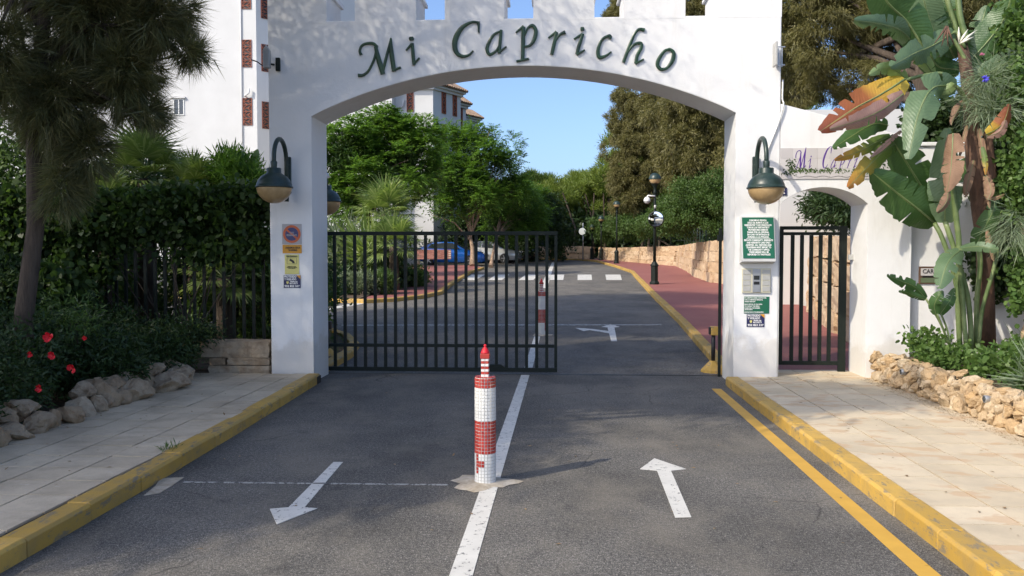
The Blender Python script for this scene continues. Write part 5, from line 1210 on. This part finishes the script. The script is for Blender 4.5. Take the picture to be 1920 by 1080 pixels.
HB('dark bush with red flowers at the left edge of the bed', (-5.0,-3.6,.1), [((-5.0,-3.4,.5),(.5,.7,.42)),((-5.4,-2.7,.65),(.7,.6,.45)),((-4.75,-4.4,.42),(.35,.6,.36)),((-4.7,-5.3,.40),(.35,.7,.34))], 900)
HB('dark bush in the middle of the left bed', (-4.9,-1.9,.1), [((-4.85,-1.8,.45),(.5,.6,.32)),((-5.5,-1.2,.6),(.7,.5,.36))], 620, L=.075)
HB('dark bush beside the stone blocks under the fence', (-5,-.3,.1), [((-4.85,-.55,.42),(.5,.4,.28)),((-4.7,-.1,.62),(.5,.15,.16)),((-5.8,-.2,.6),(.8,.4,.36))], 560)
HB('tall dark hedge far left behind the tree trunk', (-7,-.8,.1), [((-7.0,-.9,.9),(1.,.7,.7)),((-7.9,-1.5,1.2),(1.,1.,1.1)),((-6.5,-2.4,.75),(.7,.8,.6))], 1100, L=.07, W=.03)
leafy('sprig_bush', 'small lighter green sprig bush between the dark bushes', (-5.2,-1.9,.1), [((-5.1,-1.95,1.05),(.30,.25,.13)),((-4.85,-2.2,.88),(.18,.2,.10))], 26, 18, 'mid_leaf', .08, .02, .12, stems=5, sr=.008)
# tree mass behind the fence, in half shade
leafy('laurel_bush', 'dense green bush behind the fence at the far left', (-8.8,3.5,.1), [((-9.4,3.2,2.2),(1.4,1.3,1.9)),((-8.0,3.0,1.3),(1.,1.,1.2)),((-7.6,4.8,2.6),(1.2,1.0,.8))], 1500, 24, 'mid_leaf', .10, .045, .25)
leafy('laurel_bush', 'green hedge behind the fence bars left of the pillar', (-5.5,4.2,.1), [((-5.6,5.5,1.1),(1.3,.8,.9)),((-7.6,5.5,1.2),(1.2,.8,1.0)),((-5.0,3.2,.8),(1.1,.6,.6))], 1500, 24, 'mid_leaf', .11, .045, .3)
leafy('oleander_bush', 'light green oleander rising above the fence beside the left lamp', (-5.4,4.6,.1), [E_(440,320,14.5,.34,.4,.30),E_(480,350,14.5,.40,.4,.35),E_(400,350,14.8,.3,.4,.22)], 230, 24, 'pinnate', .17, .026, .16, stems=14, droop=-.4, out=.6)
# fan palms
def fan_palm(label, base, crown, nf, rad, m_='palm', trunk=.13, spread=1., seed=0, leafw=.022, nb=26):
    t = plant('fan_palm', label, 'palm', base, 'fan palms'); r_ = random.Random(seed)
    B = Vector(base); C_ = Vector(crown)
    MB().tube([B, B.lerp(C_, .5), C_], [trunk*1.2, trunk, trunk*.8], 10).build('trunk', M['bark'], t)
    st_ = MB()
    for i in range(nf):
        az = 2*math.pi*i*.381966; el = R(82)-R(115)*(i/nf)*spread
        d = Vector((math.cos(az)*math.cos(el), math.sin(az)*math.cos(el), math.sin(el))); pl = rad*.50
        hub = C_+d*pl+Vector((0,0,-.05*pl)); st_.tube([C_, C_+d*pl*.5+Vector((0,0,.02)), hub], [.014,.011,.008], 5, False)
        side = d.cross(Vector((0,0,1)));  side = side.normalized() if side.length > .05 else Vector((1,0,0)); upv = side.cross(d).normalized()
        th = np.linspace(-1.9, 1.9, nb); a = np.array(d); s = np.array(side); u = np.array(upv)
        D = np.cos(th)[:,None]*a+np.sin(th)[:,None]*s+u*.12-np.array([0,0,.10]); Ls = rad*.62*(.72+.28*np.cos(th))*(.9+.2*rng.random(nb))
        P = np.tile(np.array(hub), (nb, 1)); mid = P+unit(D)*Ls[:,None]*.55; D2 = unit(unit(D)-np.array([0,0,.45]))
        # blade: inner part widening, outer drooping tip
        W_ = leafw*(1+0*Ls); Sd = unit(np.cross(unit(D), np.tile(u, (nb, 1))))
        tip = mid+D2*Ls[:,None]*.5
        V = np.stack([P, mid+Sd*W_[:,None]+u*.006, tip, mid-Sd*W_[:,None]+u*.006], 1).reshape(-1, 3)
        me = bpy.data.meshes.new('frond'); me.from_pydata([tuple(v) for v in V], [], [(4*k, 4*k+1, 4*k+2, 4*k+3) for k in range(nb)]); me.materials.append(M[m_]); link('frond', me, t)
    st_.build('leaf_stalks', M['stem_green'], t); return t
def gD(px_, py_, d): p = atD(px_, py_, d); return (p.x, p.y, p.z)
c_ = gD(270, 335, 15.0); fan_palm('broad fan palm rising above the ivy on the left', (c_[0], c_[1], .1), c_, 30, 1.05, seed=1)
c_ = gD(365, 350, 14.6); fan_palm('smaller fan palm between the broad palm and the oleander', (c_[0], c_[1], .1), c_, 20, .62, seed=2, leafw=.016)
c_ = gD(190, 395, 13.6); fan_palm('dark fan palm behind the hanging branches', (c_[0], c_[1], .1), c_, 20, .75, seed=3)
c_ = gD(722, 402, 30); fan_palm('fan palm with drooping bright fronds seen through the arch', (c_[0], c_[1], G(c_[1])+.1), c_, 30, 1.35, seed=4, leafw=.032, trunk=.16)
c_ = gD(738, 462, 27); fan_palm('low fan palm behind the gate bars under the taller palm', (c_[0], c_[1], G(c_[1])+.1), c_, 22, 1.1, seed=5, leafw=.028, trunk=.16)
c_ = gD(420, 520, 13.4); fan_palm('shaded fan palm low behind the fence bars', (c_[0], c_[1], .1), c_, 20, .8, seed=6)

# paddle leaves (strelitzia, banana)
def paddle(parent, pts, width, material, roll=0., split=(), fold=.18, name='leaf', wob=.02, tears=3, tipw=.0, seg=16, stalk=None, thick=False):
    """pts: 3-4 midrib points base->tip"""
    r_ = random.Random(int(abs(pts[0][0])*1000+abs(pts[-1][2])*777))
    P = [Vector(p[:3]) for p in catmull([tuple(p) for p in pts], max(3, 27//(len(pts)-1)))]; n = len(P)
    viewd = (CAM-P[n//2]).normalized()
    vs, fs, uv = [], [], []; nc = 6
    cols = [-1,-.66,-.33,0,.33,.66,1]
    cuts = {s_: sorted(r_.sample(range(3, n-2), min(tears, n-6))) for s_ in (-1, 1)} if n > 9 else {-1: [], 1: []}
    dr = {s_: [r_.uniform(-.10, .30) for _ in range(tears+1)] for s_ in (-1, 1)}
    jag = {s_: [r_.uniform(-.05, .05) for _ in range(n)] for s_ in (-1, 1)}
    for i, p in enumerate(P):
        t = i/(n-1); d = (P[min(i+1,n-1)]-P[max(i-1,0)]).normalized()
        s = d.cross(viewd).normalized(); nrm = s.cross(d).normalized()
        Rr = Matrix.Rotation(roll, 3, d); s = Rr@s; nrm = Rr@nrm
        wd = width*.5*(max(0, math.sin(math.pi*min(1, (t*.93+.055))))**.55)*(1-.25*t)
        for c_ in cols:
            sd_ = 1 if c_ > 0 else -1; gi = sum(1 for q_ in cuts[sd_] if i > q_); dd = dr[sd_][gi]*min(1, t*3)
            off = s*c_*wd*(1+jag[sd_][i]*(abs(c_) > .9)-abs(dd)*.25*abs(c_))+nrm*(-(fold+dd)*abs(c_)**1.3*wd + wob*math.sin(t*9+c_*2)*abs(c_)*wd*4)+d*jag[sd_][i]*abs(c_)*wd*.8
            for (tt, side_) in split:
                if abs(t-tt) < .035 and c_*side_ > .3: off *= .45
            if abs(c_) > .2 and (i in cuts[sd_] or i-1 in cuts[sd_]):
                sp_ = (P[min(i+1,n-1)]-P[max(i-1,0)]).length*.5; off = off+d*sp_*.48*(1-abs(c_)**1.5)*(1 if i in cuts[sd_] else -1)
            vs.append(p+off); uv.append((t, c_))
    m_ = len(cols)
    for i in range(n-1):
        for k in range(m_-1):
            if (i in cuts[-1] and k < 2) or (i in cuts[1] and k > 3): continue
            fs.append((i*m_+k, (i+1)*m_+k, (i+1)*m_+k+1, i*m_+k+1))
    me = bpy.data.meshes.new(name); me.from_pydata([tuple(v) for v in vs], [], fs); me.materials.append(material)
    ul = me.uv_layers.new(name='UVMap'); li = np.zeros(len(me.loops), 'i'); me.loops.foreach_get('vertex_index', li)
    ul.data.foreach_set('uv', np.array(uv)[li].ravel()); me.polygons.foreach_set('use_smooth', [True]*len(me.polygons))
    o = link(name, me, parent)
    rb = MB(); nn_ = len(P); rb.tube(P, [max(.002, width*.028*(1-i/nn_)) for i in range(nn_)], 6, False); rb.build('midrib', M['stem_green'] if stalk is None else stalk, o)
    return o
def K(*a): return [atD(x, y, d) for x, y, d in a]
stz = plant('giant_bird_of_paradise', 'giant bird of paradise plant with torn paddle leaves in the right planter', 'plant', (5.25,-.75,.36))
Lf = lambda pts, w_, m_, **k: paddle(stz, K(*pts), w_, M[m_], **k)
Lf([(1722,92,9.7),(1690,58,9.5),(1650,45,9.3),(1602,38,9.1)], .27, 'bl_grey', split=((.45,-1),(.6,-1),(.75,-1)), fold=.35)
Lf([(1735,95,9.6),(1700,40,9.5),(1665,5,9.4),(1630,-50,9.3)], .52, 'bl_green', fold=.3)
Lf([(1765,90,9.8),(1745,45,9.7),(1730,-10,9.6),(1720,-60,9.6)], .40, 'bl_grey', fold=.25)
Lf([(1790,60,9.7),(1750,85,9.5),(1715,100,9.3),(1670,125,9.1)], .36, 'bl_grey', split=((.5,1),(.7,-1)), fold=.2)
Lf([(1750,140,9.6),(1735,118,9.5),(1718,108,9.4),(1705,104,9.4)], .17, 'bl_pale', fold=.2)
Lf([(1700,150,9.4),(1680,133,9.3),(1655,128,9.2),(1630,140,9.1)], .17, 'bl_pale')
Lf([(1697,148,9.35),(1650,178,9.15),(1600,205,9.0),(1538,246,8.8)], .43, 'bl_fire', roll=.25, split=((.28,-1),(.6,-1)), fold=.1, tipw=1)
Lf([(1694,176,9.2),(1655,205,9.0),(1612,225,8.88),(1556,242,8.78)], .24, 'bl_pink', roll=-.3, fold=.15)
Lf([(1795,162,9.4),(1750,165,9.2),(1722,215,9.05),(1703,298,8.95)], .40, 'bl_grey', split=((.4,1),), fold=.25)
Lf([(1758,172,9.35),(1775,168,9.3),(1785,162,9.25),(1790,158,9.2)], .13, 'bl_pale')
Lf([(1665,235,9.7),(1640,232,9.6),(1605,250,9.5),(1562,278,9.4)], .26, 'bl_green', roll=.2)
Lf([(1690,262,9.6),(1655,285,9.4),(1625,315,9.2),(1590,352,9.0)], .27, 'bl_mix', roll=-.2, split=((.5,1),(.7,-1)), fold=.25)
Lf([(1670,255,9.55),(1640,268,9.4),(1608,285,9.2),(1565,300,9.0)], .16, 'bl_mix', roll=-.1, fold=.3)
Lf([(1690,245,9.5),(1670,262,9.35),(1650,280,9.3),(1633,295,9.2)], .07, 'bl_pink', roll=.3)
Lf([(1755,420,9.7),(1725,395,9.5),(1680,360,9.4),(1634,322,9.3)], .52, 'bl_green', fold=.15)
Lf([(1768,400,9.8),(1735,360,9.7),(1700,305,9.6),(1668,255,9.5)], .50, 'bl_green', fold=.15)
Lf([(1772,418,9.5),(1772,370,9.4),(1772,310,9.35),(1776,240,9.3)], .40, 'bl_grey', fold=.2)
Lf([(1787,250,9.2),(1785,290,9.15),(1782,325,9.1),(1775,360,9.1)], .27, 'bl_brown', roll=.4, fold=.3, wob=.05)
Lf([(1778,360,9.1),(1776,375,9.08),(1768,388,9.05),(1757,398,9.0)], .13, 'bl_brown', roll=-.5, fold=.4)
Lf([(1800,466,9.3),(1835,462,9.1),(1858,466,9.0),(1872,468,8.9)], .13, 'bl_grey')
Lf([(1802,468,9.3),(1783,485,9.1),(1770,510,9.0),(1762,541,8.9)], .27, 'bl_grey', roll=.2, fold=.3)
Lf([(1830,470,9.6),(1840,440,9.5),(1860,400,9.4),(1868,370,9.4)], .24, 'bl_green')
Lf([(1800,300,9.9),(1830,350,9.8),(1850,400,9.8),(1860,440,9.8)], .3, 'bl_green', roll=.4)
Lf([(1850,252,9.1),(1872,240,9.0),(1885,222,8.95),(1893,195,8.9)], .20, 'bl_fire', roll=.4, fold=.3); Lf([(1850,255,9.12),(1870,250,9.02),(1880,240,8.97),(1886,225,8.92)], .12, 'bl_pink', fold=.3)
Lf([(1850,130,10.2),(1835,90,10.1),(1840,50,10.0),(1850,10,10)], .36, 'bl_green'); Lf([(1880,120,10.2),(1893,90,10.1),(1905,60,10),(1915,25,9.9)], .30, 'bl_green', roll=.3); Lf([(1812,120,9.9),(1850,80,9.8),(1885,30,9.7),(1900,-30,9.6)], .46, 'bl_green'); Lf([(1815,150,9.9),(1870,130,9.8),(1900,110,9.7),(1935,100,9.6)], .34, 'bl_grey', roll=.2); Lf([(1790,110,9.9),(1770,60,9.85),(1762,10,9.8),(1765,-40,9.8)], .44, 'bl_green', roll=-.2); Lf([(1800,130,9.95),(1760,125,9.9),(1735,90,9.85),(1700,60,9.8)], .36, 'bl_green', roll=.2)
Lf([(1890,110,10.3),(1920,95,10.2),(1950,80,10.1),(1980,70,10)], .35, 'bl_green', roll=.3)
Lf([(1842,275,9.3),(1846,295,9.25),(1848,310,9.2),(1848,328,9.2)], .07, 'bl_mix'); Lf([(1850,330,9.3),(1856,345,9.25),(1858,360,9.2),(1852,375,9.2)], .09, 'bl_brown'); Lf([(1845,365,9.3),(1860,372,9.25),(1872,370,9.2),(1884,364,9.1)], .05, 'bl_brown')
# trunks and stalks
mb = MB()
mb.tube(K((1850,660,9.9),(1848,560,9.8),(1846,460,9.7),(1836,380,9.6),(1826,300,9.6),(1822,230,9.6),(1815,150,9.7),(1800,60,9.8)), [.10,.095,.085,.09,.085,.08,.075,.05], 12)
mb.build('pseudostem', M['stem_red'], stz)
mb = MB().tube(K((1848,400,9.5),(1860,330,9.5),(1850,240,9.5)), [.04,.05,.05], 8); mb.build('dead_leaf_sheath', M['stem_red'], stz)
mb = MB()
for pts, r_ in (([(1800,655,9.6),(1796,560,9.5),(1798,460,9.45),(1792,400,9.4),(1783,300,9.35)], .032), ([(1822,660,9.6),(1815,560,9.55),(1790,470,9.5),(1772,415,9.5)], .030), ([(1812,660,9.5),(1805,560,9.45),(1800,500,9.4),(1802,466,9.3)], .026), ([(1815,655,9.65),(1790,520,9.6),(1768,450,9.6),(1752,418,9.65)], .028), ([(1830,655,9.7),(1832,560,9.65),(1838,500,9.6),(1835,460,9.6)], .030), ([(1835,650,9.55),(1842,580,9.5),(1862,510,9.4),(1870,470,9.4)], .022), ([(1810,90,9.7),(1790,60,9.7),(1770,90,9.7)], .02), ([(1812,190,9.6),(1775,142,9.5),(1740,140,9.45),(1697,150,9.4)], .020), ([(1815,120,9.7),(1780,70,9.7),(1735,95,9.6)], .022), ([(1815,80,9.7),(1800,30,9.7),(1795,-40,9.7)], .035), ([(1812,110,9.75),(1782,20,9.75),(1760,-60,9.75)], .03), ([(1815,200,9.5),(1805,175,9.45),(1793,162,9.4)], .02)):
    mb.tube([Vector(v) for v in catmull([tuple(p) for p in K(*pts)], 4)], r_, 8)
mb.build('leaf_stalks', M['stem_green'], stz)
for k_, (x_, y_, dx_, dy_) in enumerate([(1812,235,-14,60),(1835,240,10,75),(1826,300,-16,70),(1846,330,10,60),(1852,430,12,60),(1806,190,-22,45)]):
    Lf([(x_,y_,9.45),(x_+dx_*.4,y_+dy_*.35,9.36),(x_+dx_*.8,y_+dy_*.7,9.32),(x_+dx_,y_+dy_,9.3)], .07+.02*(k_ % 3), 'bl_brown', roll=.5-k_*.25, fold=.5, wob=.06)
# white and orange flowers
P, D = [], []
for (x, y, d, n_) in ((1803,70,9.5,10),(1828,60,9.4,0)):
    pass
fl = MB()
for a_, l_ in ((-20,.22),(8,.20),(30,.24),(45,.16)):
    b_ = atD(1798, 82, 9.3); e_ = b_+Vector((math.sin(R(a_+15))*l_, -.03, math.cos(R(a_+15))*l_*.8)); fl.tube([b_, b_.lerp(e_, .5), e_], [.006,.016,.002], 5)
fl.build('flower', M['petal_white'], stz)
fl = MB(); b_ = atD(1775, 60, 9.35)
for a_ in (-15, 5, 25, -40): e_ = b_+Vector((math.sin(R(a_))*.2, 0, -math.cos(R(a_))*.16)); fl.tube([b_+Vector((0,0,.06)), e_], [.018,.003], 5)
fl.build('bract', M['stem_red'], stz)
# small young plant at its foot
yp = plant('young_paddle_plant', 'small paddle leaved plant with split leaves in front of the letter slot', 'plant', atD(1778, 640, 9.3))
Y_ = lambda pts, w_, m_, **k: paddle(yp, K(*pts), w_, M[m_], **k)
Y_([(1736,560,9.2),(1715,538,9.1),(1690,527,9.0),(1663,516,8.9)], .15, 'bl_green', split=((.6,1),(.75,1)), roll=.2); Y_([(1735,562,9.15),(1715,555,9.1),(1700,548,9.05),(1685,546,9.0)], .09, 'bl_green', roll=-.3)
Y_([(1755,590,9.2),(1752,572,9.15),(1760,555,9.1),(1768,545,9.1)], .15, 'bl_green'); Y_([(1762,590,9.25),(1775,572,9.2),(1783,560,9.2),(1790,540,9.2)], .15, 'bl_green', roll=.3)
mb = MB()
for pts in ([(1778,645,9.3),(1765,610,9.25),(1748,580,9.2),(1736,560,9.2)], [(1780,645,9.3),(1770,620,9.25),(1757,588,9.2)], [(1782,645,9.3),(1775,615,9.3),(1764,588,9.25)]): mb.tube([Vector(v) for v in catmull([tuple(p) for p in K(*pts)], 4)], .011, 6)
mb.build('leaf_stalks', M['stem_green'], yp)
# banana behind the left fence
bp = plant('banana_plant', 'upright banana leaves above the fence behind the left lamp', 'plant', (onY(455,400,4).x, 4, .1))
for pts, w_ in (([(456,350,14.6),(455,325,14.6),(452,300,14.6),(450,282,14.6)], .26), ([(468,350,14.7),(472,325,14.7),(478,300,14.7),(483,280,14.7)], .22)): paddle(bp, K(*pts), w_, M['bl_pale'])
mb = MB().tube([(onY(455,400,4).x, 4, .1), atD(456,352,14.6)], [.1,.04], 8).tube([(onY(455,400,4).x+.05, 4, .1), atD(468,352,14.7)], [.08,.03], 8); mb.build('stem', M['stem_green'], bp)

# silvery air plant cushion, climbers at the right edge
def blades(name, label, base, ells, n, per, m_, L, W, cat_='plant', droop=.35, r=.1, group=None):
    t = plant(name, label, cat_, base, group); C, O, _ = in_ells(ells, n, .2); a = tufts(C, O, per, r, L, W, droop, .9, .45)
    link('blades', leafmesh('blades', *a, M[m_], 'rhomb', 0.1), t)
    return t
ap = blades('air_plant_cushion', 'silvery green cushion of thin leaves with one blue flower hanging on the tall stem', atD(1845,260,9.4), [E_(1850,150,9.4,.22,.2,.20),E_(1860,205,9.3,.24,.2,.18),E_(1830,190,9.4,.14,.15,.16)], 110, 15, 'air', .18, .007)
mb = MB(); c_ = atD(1847,148,9.05)
for i in range(14): d_ = Vector((random.gauss(0,1), random.gauss(0,.6)-.5, random.gauss(0,1))).normalized()*.045; mb.tube([c_, c_+d_*.6, c_+d_], [.003,.008,.002], 5)
mb.build('flower', M['petal_blue'], ap)
blades('hanging_air_plant', 'thin silvery leaves hanging against the boulders at the right edge', atD(1880,520,8.9), [E_(1900,430,9.0,.10,.15,.22)], 34, 14, 'air', .22, .006, droop=.9)
ivy('bright climber covering the upper right edge', [E_(1905,190,9.5,.28,.3,.42),E_(1900,60,9.8,.22,.3,.35),E_(1925,330,9.3,.22,.3,.5),E_(1870,120,10,.16,.2,.14),E_(1930,520,9.2,.16,.2,.4)], 520, 24, 'ground_leaf', .055, .05, base=(6.4,-.9,.4))
ivy('dark climber filling the space behind the tall stem', [E_(1800,330,10.7,.55,.3,.5),E_(1900,330,10.4,.5,.3,.9),E_(1860,500,10.3,.25,.2,.5),E_(1780,230,10.9,.5,.4,.3)], 800, 22, 'dark_leaf', .075, .06, base=(6.2,-.3,.4))
mb = MB(); c_ = atD(1840,103,9.8)
tag_pink = 1
for k in range(12): d_ = Vector((random.gauss(0,1), random.gauss(0,1), random.gauss(0,1)))*.008; mb.add([c_+d_, c_+d_+Vector((.02,-.01,.01)), c_+d_+Vector((.005,-.01,.025))], [(0,1,2)])
tag(mb.build('pink_blossom', M['pink']), 'small pink blossom among the climbers at the upper right', 'flower')
# ground cover in the planter
leafy('ground_cover', 'bright green leafy ground cover along the right planter', (4.6,-2.4,.36), [((4.25,-1.0,.50),(.28,.5,.13)),((4.45,-1.9,.52),(.35,.5,.15)),((4.4,-2.7,.50),(.28,.5,.15)),((4.6,-3.5,.50),(.3,.5,.14)),((5.2,-1.6,.55),(.6,.8,.18)),((4.9,-2.9,.55),(.5,.7,.2))], 620, 18, 'ground_leaf', .048, .042, .1, 'hex', 'ground cover', stems=20, sr=.006)
leafy('small_succulent_bush', 'small round leaved bush at the corner of the planter by the side wall', (4.20,-.62,.36), [((4.12,-.62,.66),(.17,.14,.10)),((4.3,-.6,.58),(.15,.12,.08))], 26, 14, 'ground_leaf', .05, .045, .07, 'hex', stems=9, sr=.006)
blades('spiky_grass_clump', 'spiky grass clump at the front of the right planter', (4.5,-2.7,.36), [((4.32,-2.75,.45),(.10,.10,.06))], 22, 12, 'air', .34, .014, droop=-.6)
blades('spiky_grass_clump', 'grassy blades behind the ground cover below the tall stem', (4.9,-1.9,.36), [((4.95,-1.9,.5),(.25,.2,.08))], 26, 12, 'grass', .38, .014, droop=-.5)
# red flowers on the left bush
for i, (x, y, d, s_) in enumerate([(93,632,7.6,1.15),(100,666,7.5,.95),(137,690,7.45,1.05),(58,664,7.4,.7),(160,634,7.9,.6),(75,728,7.1,.8)]):
    c_ = atD(x, y, d); t = plant('hibiscus_flower', ['largest red flower on the left bush, topmost of the cluster','red flower just below the topmost one','red flower low on the right of the cluster','small red flower at the left of the cluster','small red flower alone at the upper right of the bush','lowest red flower near the rocks'][i], 'flower', c_, 'red flowers on the left bush')
    mb = MB()
    for k in range(6):
        a = 2*math.pi*k/6+random.random(); d1 = Vector((math.cos(a)*.8, -.55+random.uniform(-.3,.3), math.sin(a)*.8)).normalized(); sd = d1.cross(Vector((0,-1,0.01))).normalized(); q = .043*s_
        mb.add([c_, c_+d1*q*.6+sd*q*.45, c_+d1*q*1.05+sd*q*.25+Vector((0,-.01,0)), c_+d1*q*1.05-sd*q*.25, c_+d1*q*.6-sd*q*.45], [(0,1,2,3,4)])
    mb.build('petals', M['petal_red'], t); MB().tube([c_, c_+Vector((0,-.035*s_,.01))], .004, 5).build('stamen', M['petal_red'], t)
# left island bed: yuccas and lavender
blades('yucca_plant', 'broad bladed yucca behind the first gate bars', (-6.9,19,.6), [E_(650,490,29,.5,.5,.4)], 26, 18, 'grey_leaf', 1.1, .085, droop=-.35, r=.3)
blades('yucca_plant', 'pale bladed yucca left of the low palm', (-7.3,18,.6), [E_(690,480,28,.35,.4,.3)], 16, 14, 'palm', 1.1, .09, droop=-.3, r=.3)
leafy('dark_shrub', 'dark shrub under the palms on the left island', (-7,20,.6), [E_(650,470,31,1.0,1,.6),E_(715,500,29,.8,1,.45),E_(700,520,28,1.2,1,.3)], 700, 20, 'dark_leaf', .16, .06, .3)
leafy('green_shrub', 'small green shrub at the edge of the red paving on the left island', (-6.0,19.5,.6), [E_(775,520,29,.45,.5,.30)], 160, 20, 'mid_leaf', .12, .05, .2)
leafy('lavender_bush', 'grey green lavender bush at the left end of the island kerb', (-6.4,13.5,.4), [E_(640,535,25,.42,.5,.30)], 170, 30, 'grey_leaf', .13, .022, .16, group='lavender bushes along the island kerb', droop=-.4)
leafy('lavender_bush', 'grey green lavender bush in the middle of the island kerb', (-5.6,13.5,.4), [E_(680,533,25,.42,.5,.28)], 170, 30, 'grey_leaf', .13, .022, .16, group='lavender bushes along the island kerb', droop=-.4)
leafy('lavender_bush', 'dark grey lavender bush nearest the red paving', (-5.2,13.8,.4), [E_(716,530,25.3,.38,.5,.30)], 170, 30, 'mid_leaf', .13, .022, .16, group='lavender bushes along the island kerb', droop=-.4)
# lawn blades, litter
n = 5000; P = np.stack([-3.35-rng.random(n)*4.5, .95+rng.random(n)*4.4, np.zeros(n)], 1); keep = (P[:,0] < -3.3-.22*np.maximum(0, P[:,1]-2.6)**1.35); P = P[keep]; P[:,2] = .07+SL*(P[:,1]-.75); n = len(P)
tag(link('lawn_grass', leafmesh('lawn_grass', P, unit(rng.normal(size=(n,3))*[.5,.5,.2]+[0,0,1]), rdir(n), .07*(.6+rng.random(n)), .008, M['grass'], 'blade')), kind='stuff')
n = 190; P = np.concatenate([np.stack([2.3+rng.random(n)*1.5, -6+rng.random(n)*5.9, np.full(n, .108)], 1)[:70], np.stack([-4.3+rng.random(n)*1.3, -6+rng.random(n)*5.9, np.full(n, .108)], 1)[:50], np.stack([-2.7+rng.random(n)*4.7, -7+rng.random(n)*7.5, np.full(n, .004)], 1)[:60]]); n = len(P)
D = rdir(n); D[:,2] *= .1
tag(link('leaf_litter', leafmesh('leaf_litter', P, D, np.tile([0,0,1.], (n,1))+rdir(n)*.2, .02+.028*rng.random(n), .008+.012*rng.random(n), M['litter'], 'rhomb')), kind='stuff')
n = 2200; P = np.stack([3.74+rng.random(n)**2*-.0+rng.normal(size=n)*.05, -6.2+rng.random(n)*6.1, np.full(n, .107)], 1); D = rdir(n); D[:,2] = np.abs(D[:,2])*.2
tag(link('soil_crumbs', leafmesh('soil_crumbs', P, D, np.tile([0,0,1.], (n,1)), .006+.012*rng.random(n), .008, M['litter'], 'rhomb')), kind='stuff')
# weed in the left kerb joint
blades('weed', 'small green weed growing in the joint of the left kerb', (-2.98,-4.25,.10), [((-2.98,-4.22,.11),(.06,.09,.01))], 16, 8, 'grass', .05, .007, droop=-.2, r=.03)
